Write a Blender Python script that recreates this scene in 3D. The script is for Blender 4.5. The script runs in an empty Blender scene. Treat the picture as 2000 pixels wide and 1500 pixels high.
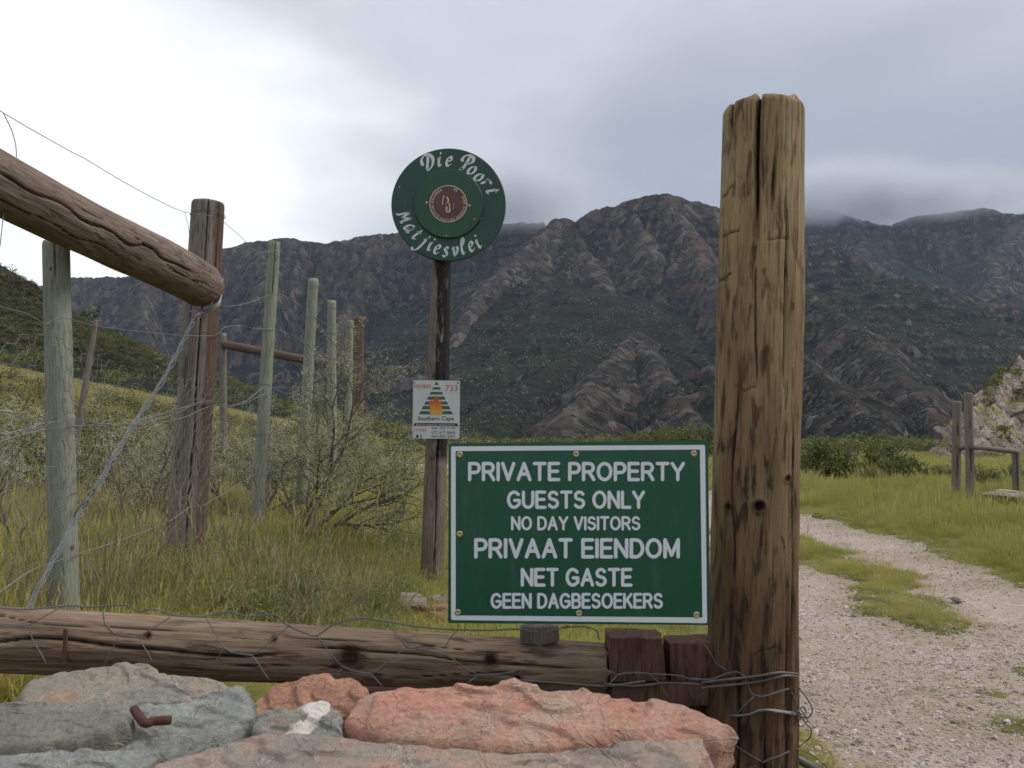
import bpy, math, random
import numpy as np
from mathutils import Vector, Matrix
R = math.radians
random.seed(7)
rng = np.random.default_rng(7)
SC = bpy.context.scene
COL = SC.collection

# ------------------------------------------------------------------ camera
F = 1664.0                       # focal length in pixels of the 2000 px wide photograph
CZ = 1.25                        # eye height
PITCH = math.atan(120.0 / F)
cam_d = bpy.data.cameras.new('camera')
cam = bpy.data.objects.new('camera', cam_d)
COL.objects.link(cam)
cam.location = (0, 0, CZ)
cam.rotation_euler = (R(90) + PITCH, 0, 0)
cam_d.sensor_width = 36
cam_d.lens = 36 * F / 2000
cam_d.clip_start = 0.05
cam_d.clip_end = 20000
cam_d.dof.use_dof = True
cam_d.dof.focus_distance = 6.5
cam_d.dof.aperture_fstop = 13.0
SC.camera = cam

# ------------------------------------------------------------------ node helper
def nd(t, kind, ins=None, **props):
    n = t.nodes.new(kind)
    for k, v in props.items():
        setattr(n, k, v)
    for k, v in (ins or {}).items():
        if isinstance(v, bpy.types.NodeSocket):
            t.links.new(v, n.inputs[k])
        else:
            n.inputs[k].default_value = v
    return n
def math_(t, op, a, b=0.0, clamp=False):
    return nd(t, 'ShaderNodeMath', {0: a, 1: b}, operation=op, use_clamp=clamp).outputs[0]
def mrange(t, v, a, b, c=0.0, d=1.0, smooth=False):
    return nd(t, 'ShaderNodeMapRange', {'Value': v, 'From Min': a, 'From Max': b, 'To Min': c, 'To Max': d},
              interpolation_type='SMOOTHSTEP' if smooth else 'LINEAR').outputs[0]
def c4(c):
    return (c[0], c[1], c[2], 1.0)
def mixc(t, f, a, b, mode='MIX'):
    n = t.nodes.new('ShaderNodeMix'); n.data_type = 'RGBA'; n.blend_type = mode
    for idx, v in ((0, f), (6, a), (7, b)):
        if isinstance(v, bpy.types.NodeSocket): t.links.new(v, n.inputs[idx])
        else: n.inputs[idx].default_value = c4(v) if idx else v
    return n.outputs[2]
def noise(t, vec, scale, detail=4, rough=0.55, dist=0.0, out='Fac'):
    ins = {'Scale': scale, 'Detail': detail, 'Roughness': rough, 'Distortion': dist}
    if vec is not None: ins['Vector'] = vec
    return nd(t, 'ShaderNodeTexNoise', ins).outputs[out]
def vmap(t, vec, scale=(1, 1, 1), loc=(0, 0, 0)):
    return nd(t, 'ShaderNodeMapping', {'Vector': vec, 'Scale': scale, 'Location': loc}).outputs[0]

# ------------------------------------------------------------------ world
SUN_EL, SUN_AZ = R(46), R(85)        # compass direction of the sun (0 = ahead of the camera, clockwise)
W = bpy.data.worlds.new('World'); SC.world = W; W.use_nodes = True
t = W.node_tree; t.nodes.clear()
sky = nd(t, 'ShaderNodeTexSky', sky_type='NISHITA', sun_disc=False, sun_elevation=SUN_EL, sun_rotation=SUN_AZ)
D = nd(t, 'ShaderNodeTexCoord').outputs['Generated']
def px_dir(u, v):
    d = Vector(((u - 1000) / F, 1.0, -(v - 750) / F))
    d.rotate(Matrix.Rotation(PITCH, 3, 'X'))
    return d.normalized()
def lobe(u, v, a0, a1):
    dv = px_dir(u, v)
    dp = nd(t, 'ShaderNodeVectorMath', {0: D, 1: tuple(dv)}, operation='DOT_PRODUCT').outputs['Value']
    return mrange(t, dp, math.cos(R(a1)), math.cos(R(a0)), smooth=True)
Ds = vmap(t, D, (1.0, 1.0, 2.6))
n1 = noise(t, Ds, 2.2, 6, 0.5, 0.4)
n2 = noise(t, vmap(t, Ds, loc=(4, 2, 7)), 5.5, 5, 0.55, 0.3)
sep = nd(t, 'ShaderNodeSeparateXYZ', {0: D}).outputs['Z']
cloud_n = math_(t, 'ADD', math_(t, 'MULTIPLY', n1, 0.65), math_(t, 'MULTIPLY', n2, 0.35))
wv = nd(t, 'ShaderNodeTexNoise', {'Vector': Ds, 'Scale': 2.6, 'Detail': 3, 'Roughness': 0.5}).outputs['Color']
wv = nd(t, 'ShaderNodeVectorMath', {0: wv, 1: (0.5, 0.5, 0.5)}, operation='SUBTRACT').outputs[0]
wv = nd(t, 'ShaderNodeVectorMath', {0: wv, 'Scale': 0.42}, operation='SCALE').outputs[0]
D0 = D
D = nd(t, 'ShaderNodeVectorMath', {0: nd(t, 'ShaderNodeVectorMath', {0: D0, 1: wv}, operation='ADD').outputs[0]}, operation='NORMALIZE').outputs[0]
base = mixc(t, mrange(t, cloud_n, 0.30, 0.68), (0.49, 0.52, 0.585), (0.62, 0.65, 0.70))
# low grey-blue deck towards the right and the ridge, a bright thin place low on the left, a brighter zenith
low = math_(t, 'MULTIPLY', lobe(1600, 470, 0, 23), mrange(t, cloud_n, 0.25, 0.75, 1.1, 0.8))
base = mixc(t, math_(t, 'MULTIPLY', low, 0.85), base, (0.30, 0.335, 0.41))
br = math_(t, 'MULTIPLY', lobe(60, 380, 0, 23), mrange(t, cloud_n, 0.34, 0.60, 0.95, 1.4), True)
base = mixc(t, br, base, (0.96, 0.98, 1.0))
zen = mrange(t, sep, 0.45, 1.0, 0.0, 1.0, True)
base = mixc(t, zen, base, (0.98, 0.99, 1.0))
gnd = mrange(t, sep, -0.12, 0.02, 1.0, 0.0, True)
base = mixc(t, gnd, base, (0.25, 0.26, 0.25))
bg1 = nd(t, 'ShaderNodeBackground', {'Color': sky.outputs[0], 'Strength': 0.06})
bg2 = nd(t, 'ShaderNodeBackground', {'Color': base, 'Strength': 0.98})
mx = nd(t, 'ShaderNodeMixShader', {0: 0.94, 1: bg1.outputs[0], 2: bg2.outputs[0]})
nd(t, 'ShaderNodeOutputWorld', {'Surface': mx.outputs[0]})

sun_d = bpy.data.lights.new('sun', 'SUN'); sun_d.energy = 1.6; sun_d.angle = R(18); sun_d.color = (1.0, 0.96, 0.9)
sun = bpy.data.objects.new('sun', sun_d); COL.objects.link(sun)
sv = Vector((math.sin(SUN_AZ) * math.cos(SUN_EL), math.cos(SUN_AZ) * math.cos(SUN_EL), math.sin(SUN_EL)))
sun.rotation_euler = sv.to_track_quat('Z', 'Y').to_euler()
SC.view_settings.view_transform = 'Standard'
SC.view_settings.look = 'None'
SC.view_settings.exposure = 0.34
SC.view_settings.gamma = 1.0
SC.cycles.volume_bounces = 5
SC.cycles.max_bounces = 10
SC.cycles.diffuse_bounces = 3
SC.cycles.glossy_bounces = 2

# ------------------------------------------------------------------ geometry helpers
def ray(u, v):
    du, dv = (u - 1000) / F, -(v - 750) / F
    c, s = math.cos(PITCH), math.sin(PITCH)
    return np.array([du, c - dv * s, s + dv * c])
def at(u, v, Y):                      # point seen at photograph pixel (u, v), Y metres ahead
    d = ray(u, v); k = Y / d[1]
    return Vector((d[0] * k, Y, CZ + d[2] * k))
def on_z(u, v, z):
    d = ray(u, v); k = (z - CZ) / d[2]
    return np.array([d[0] * k, d[1] * k])
def sstep(a, b, x):
    q = np.clip((x - a) / (b - a), 0, 1); return q * q * (3 - 2 * q)
def _h(ix, iy, iz, seed):
    n = (ix.astype(np.int64) * 374761393 + iy.astype(np.int64) * 668265263 + iz.astype(np.int64) * 2147483647 * 3 + seed * 1274126177) & 0xffffffff
    n = ((n ^ (n >> 13)) * 1274126177) & 0xffffffff
    n = (n ^ (n >> 16)) & 0xffffffff
    n = (n * 2246822519) & 0xffffffff
    return ((n ^ (n >> 15)) & 0xffffff) / 16777215.0
def vn(x, y, z=None, seed=0):         # value noise in -1..1
    x = np.asarray(x, float); y = np.asarray(y, float)
    ix, iy = np.floor(x), np.floor(y); fx, fy = x - ix, y - iy
    fx = fx * fx * fx * (fx * (fx * 6 - 15) + 10); fy = fy * fy * fy * (fy * (fy * 6 - 15) + 10)
    def lay(iz):
        a = _h(ix, iy, iz, seed); b = _h(ix + 1, iy, iz, seed); c = _h(ix, iy + 1, iz, seed); d = _h(ix + 1, iy + 1, iz, seed)
        return (a * (1 - fx) + b * fx) * (1 - fy) + (c * (1 - fx) + d * fx) * fy
    if z is None:
        return lay(np.zeros_like(ix)) * 2 - 1
    z = np.asarray(z, float) + np.zeros_like(x); iz = np.floor(z); fz = z - iz; fz = fz * fz * (3 - 2 * fz)
    return (lay(iz) * (1 - fz) + lay(iz + 1) * fz) * 2 - 1
def fbm(x, y, z=None, seed=0, o=4, g=0.5, ridged=False):
    s = 0; a = 1.0; tot = 0
    for i in range(o):
        n_ = vn(x, y, z, seed + i * 17)
        if ridged: n_ = 1 - 2 * np.abs(n_)
        s = s + a * n_; tot += a; a *= g
        x = x * 2.03 + 11.3; y = y * 2.03 + 5.7
        if z is not None: z = z * 2.03 + 3.1
    return s / tot

def mesh_from(name, verts, faces, attrs=None, smooth=True):
    me = bpy.data.meshes.new(name)
    verts = np.asarray(verts, dtype=np.float32).reshape(-1, 3)
    if isinstance(faces, np.ndarray):
        nf, k = faces.shape
        me.vertices.add(len(verts)); me.vertices.foreach_set('co', verts.ravel())
        me.loops.add(nf * k); me.loops.foreach_set('vertex_index', faces.ravel().astype(np.int32))
        me.polygons.add(nf); me.polygons.foreach_set('loop_start', np.arange(0, nf * k, k, dtype=np.int32))
        me.update(calc_edges=True)
    else:
        me.from_pydata([tuple(map(float, v)) for v in verts], [], [tuple(map(int, f)) for f in faces]); me.update()
    me.polygons.foreach_set('use_smooth', np.full(len(me.polygons), smooth))
    for k_, v in (attrs or {}).items():
        v = np.asarray(v, dtype=np.float32)
        if v.ndim == 2:
            a = me.attributes.new(k_, 'FLOAT_VECTOR', 'POINT'); a.data.foreach_set('vector', v.ravel())
        else:
            a = me.attributes.new(k_, 'FLOAT', 'POINT'); a.data.foreach_set('value', v.ravel())
    me.validate()
    return me
def obj(name, me, mat=None, parent=None):
    o = bpy.data.objects.new(name, me); COL.objects.link(o)
    if mat is not None and me is not None and len(me.materials) == 0: me.materials.append(mat)
    if parent is not None: o.parent = parent
    return o
def tag(o, label=None, cat=None, group=None, kind=None):
    if label: o['label'] = label
    if cat: o['category'] = cat
    if group: o['group'] = group
    if kind: o['kind'] = kind
    return o
def empty(name, loc=(0, 0, 0)):
    e = bpy.data.objects.new(name, None); COL.objects.link(e); e.location = loc; e.empty_display_size = .1
    return e
def grid_faces(nr, nc, wrap=False):
    i = np.arange(nr - 1)[:, None]; j = np.arange(nc if wrap else nc - 1)[None, :]
    a = i * nc + j; b = i * nc + (j + 1) % nc
    return np.stack([a, b, b + nc, a + nc], -1).reshape(-1, 4)
class MB:                              # collects simple pieces of ONE part
    def __init__(s): s.v = []; s.f = []
    def add(s, vs, fs):
        o = len(s.v); s.v += [tuple(v) for v in vs]; s.f += [tuple(i + o for i in f) for f in fs]
    def box(s, c, h, rot=None):
        P = [Vector((sx * h[0], sy * h[1], sz * h[2])) for sx in (-1, 1) for sy in (-1, 1) for sz in (-1, 1)]
        if rot is not None: P = [rot @ p for p in P]
        s.add([p + Vector(c) for p in P], [(0, 1, 3, 2), (4, 6, 7, 5), (0, 4, 5, 1), (2, 3, 7, 6), (0, 2, 6, 4), (1, 5, 7, 3)])
    def tube(s, pts, r, n=5, cap=True):
        pts = [Vector(p) for p in pts]; m = len(pts)
        rs = r if hasattr(r, '__len__') else [r] * m
        up = None; vs = []
        for i, p in enumerate(pts):
            d = (pts[min(i + 1, m - 1)] - pts[max(i - 1, 0)])
            if d.length < 1e-9: d = Vector((0, 0, 1))
            d.normalize()
            if up is None: up = d.orthogonal().normalized()
            up = (up - d * up.dot(d))
            if up.length < 1e-6: up = d.orthogonal()
            up.normalize(); w = d.cross(up)
            for k in range(n):
                a = 2 * math.pi * k / n
                vs.append(p + (up * math.cos(a) + w * math.sin(a)) * rs[i])
        fs = [(i * n + k, i * n + (k + 1) % n, (i + 1) * n + (k + 1) % n, (i + 1) * n + k) for i in range(m - 1) for k in range(n)]
        if cap: fs += [tuple(range(n - 1, -1, -1)), tuple(range((m - 1) * n, m * n))]
        s.add(vs, fs)
    def build(s, name, mat, parent=None, smooth=True):
        return obj(name, mesh_from(name, s.v, s.f, smooth=smooth), mat, parent)
def catmull(P, k=6):
    P = [np.array(p, float) for p in P]
    if len(P) < 3: return P
    Q = [2 * P[0] - P[1]] + P + [2 * P[-1] - P[-2]]; out = []
    for i in range(1, len(Q) - 2):
        for j in range(k):
            q = j / k; a, b, c, d = Q[i - 1:i + 3]
            out.append(0.5 * ((2 * b) + (-a + c) * q + (2 * a - 5 * b + 4 * c - d) * q * q + (-a + 3 * b - 3 * c + d) * q ** 3))
    out.append(P[-1]); return out

# ------------------------------------------------------------------ ground shape
def ground0(x, y):
    L = sstep(0.5, -1.9, x)
    z = 0.44 * L * (1 - 0.7 * sstep(12, 32, y)) * sstep(-2, 2, y)
    ramp = np.maximum(0, -x - 7.5 - 0.02 * y)
    z = z + 0.20 * ramp * sstep(6, 25, y) * (1 - sstep(200, 500, np.abs(x)))
    z = z + 0.05 * sstep(3.5, 9, x) * sstep(25, 8, y) * 4
    z = z + 0.006 * np.maximum(0, y - 25)
    return z
def gz(x, y):
    return float(ground0(np.array([x]), np.array([y]))[0])
def on_ground(u, v, add=0.0):
    z = 0.1
    for _ in range(40):
        p = on_z(u, v, z + add); p[1] = min(max(p[1], 0.3), 400); z = 0.5 * z + 0.5 * gz(p[0], p[1])
        if z + add > CZ - 0.01 and v > 872: z = CZ - 0.02 - add
    return p
def poly_sd(px, py, poly):             # signed distance, > 0 inside
    poly = np.asarray(poly); d = np.full(px.shape, 1e9); ins = np.zeros(px.shape, bool)
    n = len(poly)
    for i in range(n):
        a = poly[i]; b = poly[(i + 1) % n]; e = b - a
        q = np.clip(((px - a[0]) * e[0] + (py - a[1]) * e[1]) / max(e @ e, 1e-12), 0, 1)
        d = np.minimum(d, np.hypot(px - a[0] - q * e[0], py - a[1] - q * e[1]))
        c = ((a[1] > py) != (b[1] > py)) & (px < (b[0] - a[0]) * (py - a[1]) / (b[1] - a[1] + 1e-12) + a[0])
        ins ^= c
    return np.where(ins, d, -d)
road_right = [(2700, 1420), (2300, 1260), (2050, 1170), (1950, 1130), (1870, 1095), (1800, 1062), (1700, 1042), (1600, 1010), (1560, 1003),
              (1450, 968), (1200, 934), (1000, 916), (825, 906), (790, 900), (745, 895), (690, 891)]
road_left = [(700, 899), (740, 908), (780, 920), (825, 938), (1000, 950), (1200, 975), (1300, 1000), (1350, 1030), (1400, 1110), (1440, 1220),
             (1500, 1330), (1560, 1425), (1640, 1500), (1700, 1620), (1900, 2100)]
ROAD = [on_ground(*p) for p in road_right] + [on_ground(*p) for p in road_left] + [np.array([3.2, 0.4]), np.array([9.0, 1.0])]
STRIPS = [[on_ground(*p) for p in q] for q in (
    [(1380, 1030), (1555, 1052), (1640, 1065), (1700, 1098), (1790, 1120), (1830, 1150), (1850, 1200), (1890, 1225), (1870, 1262),
     (1800, 1248), (1740, 1222), (1690, 1190), (1640, 1140), (1560, 1108), (1380, 1078)],
    [(1890, 1362), (1905, 1345), (1990, 1350), (1970, 1372)],
    [(1935, 1310), (1990, 1280), (2100, 1290), (2100, 1345), (1970, 1338)],
    [(1950, 1405), (2080, 1390), (2080, 1435), (1965, 1428)])]
def road_sd(x, y):
    s = poly_sd(x, y, ROAD)
    for q in STRIPS: s = np.minimum(s, -poly_sd(x, y, q) + 0.10 + 0.30 * fbm(x * 2.3, y * 2.3, seed=15, o=3))
    w = 0.16 * fbm(x * 1.7, y * 1.7, seed=5, o=3) + 0.07 * vn(x * 7, y * 7, seed=9)
    return s + w * np.clip(np.hypot(x, y) / 9, 0.5, 2.5)
def ground_h(x, y):
    z = ground0(x, y)
    sd = road_sd(x, y)
    off = sstep(0.1, -0.4, sd)
    z = z + off * (0.03 + 0.035 * fbm(x * 0.9, y * 0.9, seed=31, o=3)) + 0.006 * fbm(x * 6, y * 6, seed=33, o=3)
    z = z - 0.02 * sstep(0.0, 0.5, sd)
    return z, sd

# ------------------------------------------------------------------ materials
def new_mat(name):
    m = bpy.data.materials.new(name); m.use_nodes = True
    t = m.node_tree; t.nodes.clear()
    return m, t
def finish(t, color, rough=0.85, bump=None, bump_d=0.01, bump_s=0.6, spec=0.3, translucent=0.0, metal=0.0):
    b = nd(t, 'ShaderNodeBsdfPrincipled', {'Roughness': rough, 'Specular IOR Level': spec, 'Metallic': metal})
    if isinstance(color, bpy.types.NodeSocket): t.links.new(color, b.inputs['Base Color'])
    else: b.inputs['Base Color'].default_value = c4(color)
    if bump is not None:
        t.links.new(nd(t, 'ShaderNodeBump', {'Height': bump, 'Distance': bump_d, 'Strength': bump_s}).outputs[0], b.inputs['Normal'])
    s = b.outputs[0]
    if translucent:
        tr = t.nodes.new('ShaderNodeBsdfTranslucent')
        if isinstance(color, bpy.types.NodeSocket): t.links.new(color, tr.inputs['Color'])
        else: tr.inputs['Color'].default_value = c4(color)
        s = nd(t, 'ShaderNodeMixShader', {0: translucent, 1: s, 2: tr.outputs[0]}).outputs[0]
    nd(t, 'ShaderNodeOutputMaterial', {'Surface': s})
def attr(t, name, out='Fac'):
    return nd(t, 'ShaderNodeAttribute', attribute_name=name).outputs[out]
def geo_pos(t): return nd(t, 'ShaderNodeNewGeometry').outputs['Position']
def obj_co(t): return nd(t, 'ShaderNodeTexCoord').outputs['Object']
def obj_rand(t): return nd(t, 'ShaderNodeObjectInfo').outputs['Random']

# road and soil
M_road, t = new_mat('gravel_road')
P = geo_pos(t)
vo = nd(t, 'ShaderNodeTexVoronoi', {'Vector': P, 'Scale': 38.0}); vo2 = nd(t, 'ShaderNodeTexVoronoi', {'Vector': P, 'Scale': 90.0})
hsv = nd(t, 'ShaderNodeSeparateColor', {0: vo.outputs['Color']}).outputs[0]
cc = mixc(t, mrange(t, hsv, 0.1, 1.0), (0.23, 0.175, 0.15), (0.50, 0.415, 0.37))
cc2 = mixc(t, nd(t, 'ShaderNodeSeparateColor', {0: vo2.outputs['Color']}).outputs[0], (0.26, 0.20, 0.165), (0.41, 0.325, 0.28))
cc = mixc(t, mrange(t, noise(t, P, 2.2, 5), 0.4, 0.62), cc2, cc)
cc = mixc(t, mrange(t, noise(t, P, 0.8, 4), 0.48, 0.62, 0, 0.8), cc, (0.29, 0.22, 0.17))
cc = mixc(t, mrange(t, noise(t, P, 1.3, 3, 0.5), 0.60, 0.72, 0, 0.45), cc, (0.37, 0.225, 0.175))
cc = mixc(t, mrange(t, attr(t, 'edge'), 0.35, 0.0, 0, 0.5), cc, (0.20, 0.18, 0.09))
hh = math_(t, 'SUBTRACT', 1.0, vo.outputs['Distance'])
hh = math_(t, 'ADD', hh, math_(t, 'MULTIPLY', noise(t, P, 60, 4), 0.8))
finish(t, cc, 0.9, hh, 0.010, 0.7)
M_soil, t = new_mat('soil')
P = geo_pos(t)
cc = mixc(t, mrange(t, noise(t, P, 3.0, 6), 0.35, 0.65), (0.07, 0.068, 0.026), (0.16, 0.145, 0.06))
cc = mixc(t, mrange(t, noise(t, P, 0.06, 5), 0.42, 0.62), cc, (0.19, 0.18, 0.06))
cc = mixc(t, mrange(t, noise(t, P, 0.5, 5), 0.45, 0.65, 0, 0.6), cc, (0.09, 0.105, 0.028))
finish(t, cc, 0.95, noise(t, P, 12, 6, 0.7), 0.08, 0.8)

# mountains
def mountain_mat():
    m, t = new_mat('mountain'); P = geo_pos(t)
    rock = attr(t, 'rock'); rib = attr(t, 'rib'); far = attr(t, 'far'); ochre = attr(t, 'ochre')
    Ps = vmap(t, P, (1, 1, 0.35))
    nbig = noise(t, P, 0.006, 6, 0.6); nm = noise(t, P, 0.03, 8, 0.65); nf = noise(t, P, 0.11, 7, 0.7)
    streak = noise(t, Ps, 0.05, 8, 0.7, 0.6)
    rc = mixc(t, mrange(t, streak, 0.36, 0.68), (0.018, 0.016, 0.015), (0.225, 0.195, 0.165))
    vb = nd(t, 'ShaderNodeTexVoronoi', {'Vector': nd(t, 'ShaderNodeVectorMath', {0: vmap(t, P, (1, 1, .55)), 1: nd(t, 'ShaderNodeVectorMath', {0: nd(t, 'ShaderNodeTexNoise', {'Vector': P, 'Scale': .05, 'Detail': 4}).outputs['Color'], 'Scale': 26.0}, operation='SCALE').outputs[0]}, operation='ADD').outputs[0], 'Scale': 0.075})
    vr = nd(t, 'ShaderNodeSeparateColor', {0: vb.outputs['Color']}).outputs[0]
    rc = mixc(t, mrange(t, vr, 0.0, 1.0, 0.75, 0.0), rc, (0.032, 0.027, 0.024)); rc = mixc(t, mrange(t, vr, 0.72, 1.0, 0.0, 0.55), rc, (0.31, 0.27, 0.225))
    rc = mixc(t, math_(t, 'MULTIPLY', mrange(t, nm, 0.48, 0.62), mrange(t, ochre, 0.0, 1.0, 0.15, 0.8)), rc, (0.20, 0.125, 0.075))
    rc = mixc(t, math_(t, 'MULTIPLY', mrange(t, noise(t, P, 0.018, 5), 0.52, 0.66), 0.4), rc, (0.125, 0.078, 0.058))
    vg = mixc(t, mrange(t, nf, 0.38, 0.62), (0.014, 0.020, 0.010), (0.054, 0.066, 0.028))
    vg = mixc(t, mrange(t, nbig, 0.42, 0.62), vg, (0.032, 0.029, 0.020))
    vg = mixc(t, mrange(t, nm, 0.52, 0.68, 0, 0.7), vg, (0.055, 0.060, 0.026))
    # loose pale stones scattered through the scrub
    vor = nd(t, 'ShaderNodeTexVoronoi', {'Vector': P, 'Scale': 0.16, 'Randomness': 1.0})
    sp = mrange(t, vor.outputs['Distance'], 0.22, 0.34, 1.0, 0.0)
    sp = math_(t, 'MULTIPLY', sp, mrange(t, noise(t, P, 0.02, 5), 0.42, 0.56))
    vg = mixc(t, math_(t, 'MULTIPLY', sp, 0.75), vg, (0.22, 0.20, 0.18))
    fac = math_(t, 'ADD', rock, math_(t, 'MULTIPLY', math_(t, 'SUBTRACT', nf, 0.5), 1.5))
    fac = math_(t, 'ADD', fac, math_(t, 'MULTIPLY', math_(t, 'SUBTRACT', nm, 0.5), 1.6))
    c_ = mixc(t, mrange(t, fac, 0.53, 0.62), vg, rc)
    h = math_(t, 'ADD', math_(t, 'MULTIPLY', nf, 0.7), math_(t, 'MULTIPLY', streak, 1.6))
    h = math_(t, 'ADD', h, math_(t, 'MULTIPLY', noise(t, P, 0.35, 5, 0.7), 0.35)); h = math_(t, 'ADD', h, math_(t, 'MULTIPLY', math_(t, 'MULTIPLY', vb.outputs['Distance'], mrange(t, rock, .2, .6)), -0.7))
    finish(t, c_, 0.95, h, 18.0, 1.0, spec=0.1)
    return m
M_mtn = mountain_mat()

# foliage
def leaf_mat(name, c0, c1, c2, trans=0.35, big=0.25):
    m, t = new_mat(name); P = geo_pos(t)
    c_ = mixc(t, mrange(t, noise(t, P, big, 4), 0.38, 0.62), c0, c1)
    c_ = mixc(t, mrange(t, obj_rand(t), 0.55, 1.0, 0, 0.85), c_, c2)
    finish(t, c_, 0.7, None, translucent=trans, spec=0.25)
    return m
M_grass, t = new_mat('grass')
P = geo_pos(t); lift = attr(t, 'tip')
gn_ = noise(t, P, 0.8, 4); gn2 = noise(t, vmap(t, P, loc=(9, 3, 1)), 2.4, 4)
sx = nd(t, 'ShaderNodeSeparateXYZ', {0: P})
right = mrange(t, sx.outputs[0], 2.0, 5.0)
c_ = mixc(t, mrange(t, gn_, 0.36, 0.62), (0.38, 0.38, 0.075), (0.52, 0.44, 0.14))
c_ = mixc(t, mrange(t, gn2, 0.50, 0.64, 0, 0.85), c_, (0.22, 0.29, 0.055))
c_ = mixc(t, math_(t, 'MULTIPLY', right, 0.5), c_, (0.30, 0.30, 0.080))
dryf = math_(t, 'MULTIPLY', mrange(t, sx.outputs[0], -2.0, -4.5), mrange(t, sx.outputs[1], 5.0, 9.0))
c_ = mixc(t, math_(t, 'MULTIPLY', dryf, 0.75), c_, (0.40, 0.34, 0.14))
c_ = mixc(t, mrange(t, obj_rand(t), 0.76, 0.97, 0, 0.85), c_, (0.50, 0.43, 0.25)); c_ = mixc(t, mrange(t, obj_rand(t), 0.30, 0.05, 0, 0.7), c_, (0.15, 0.19, 0.04))
finish(t, c_, 0.75, None, translucent=0.45, spec=0.2)
M_scrub = leaf_mat('scrub_leaves', (0.085, 0.095, 0.030), (0.15, 0.15, 0.050), (0.19, 0.15, 0.075), 0.15, 0.03)
M_bush = leaf_mat('bush_leaves', (0.10, 0.12, 0.035), (0.20, 0.21, 0.07), (0.18, 0.19, 0.07), 0.25, 0.3)
M_weed = leaf_mat('weed_leaves', (0.17, 0.22, 0.07), (0.26, 0.30, 0.10), (0.30, 0.30, 0.13), 0.4, 2.0)
M_dry = leaf_mat('dry_stems', (0.22, 0.17, 0.11), (0.30, 0.24, 0.15), (0.16, 0.12, 0.08), 0.1, 3.0)
M_bark, t = new_mat('bark'); P = geo_pos(t)
finish(t, mixc(t, noise(t, P, 25, 4), (0.045, 0.038, 0.032), (0.17, 0.15, 0.13)), 0.9)
M_thorn, t = new_mat('thorn'); finish(t, (0.60, 0.58, 0.50), 0.6)
M_tleaf = leaf_mat('thorn_leaves', (0.15, 0.18, 0.05), (0.23, 0.25, 0.08), (0.27, 0.27, 0.11), 0.3, 3.0)

# ------------------------------------------------------------------ ground and road (one grid, cut along the edge of the gravel)
az = np.concatenate([np.arange(-180, -38, 4.0), np.arange(-38, 38.01, 0.16), np.arange(42, 180, 4.0)])
rr = np.concatenate([[0.05, 0.5], np.exp(np.arange(math.log(1.0), math.log(115.0), 0.0125)), [160, 240, 400, 800, 1600, 3200, 6000]])
A_, R_ = np.meshgrid(R(1) * az, rr)
X, Y = R_ * np.sin(A_), R_ * np.cos(A_)
near = np.concatenate([X.ravel()[:, None], Y.ravel()[:, None]], 1)
Z, SD = ground_h(X.ravel(), np.clip(Y.ravel(), -50, 400))
front = (np.abs(A_) < R(38.5)) & (R_ > 116)
Z = Z - np.where(front.ravel(), 4.0, 0.0) - np.where((R_.ravel() > 300), 6.0, 0.0)
V = np.stack([X.ravel(), Y.ravel(), Z], 1)
Fc = grid_faces(len(rr), len(az), wrap=True)[:, ::-1]
onroad = (SD[Fc].mean(1) > 0) & (np.hypot(V[Fc, 0].mean(1), V[Fc, 1].mean(1)) < 112)
def cut(mask, name, mat):
    f = Fc[mask]; used = np.unique(f); mp = np.full(len(V), -1); mp[used] = np.arange(len(used))
    return obj(name, mesh_from(name, V[used], mp[f], {'edge': np.clip(SD[used], 0, 9)}), mat)
tag(cut(~onroad, 'ground', M_soil), kind='structure')
tag(cut(onroad, 'road', M_road), kind='structure')

# ------------------------------------------------------------------ mountains: one height field built from ridge lines
def pt(u, v, Y):
    p = at(u, v, Y); return (p.x, p.y, p.z)
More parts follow.
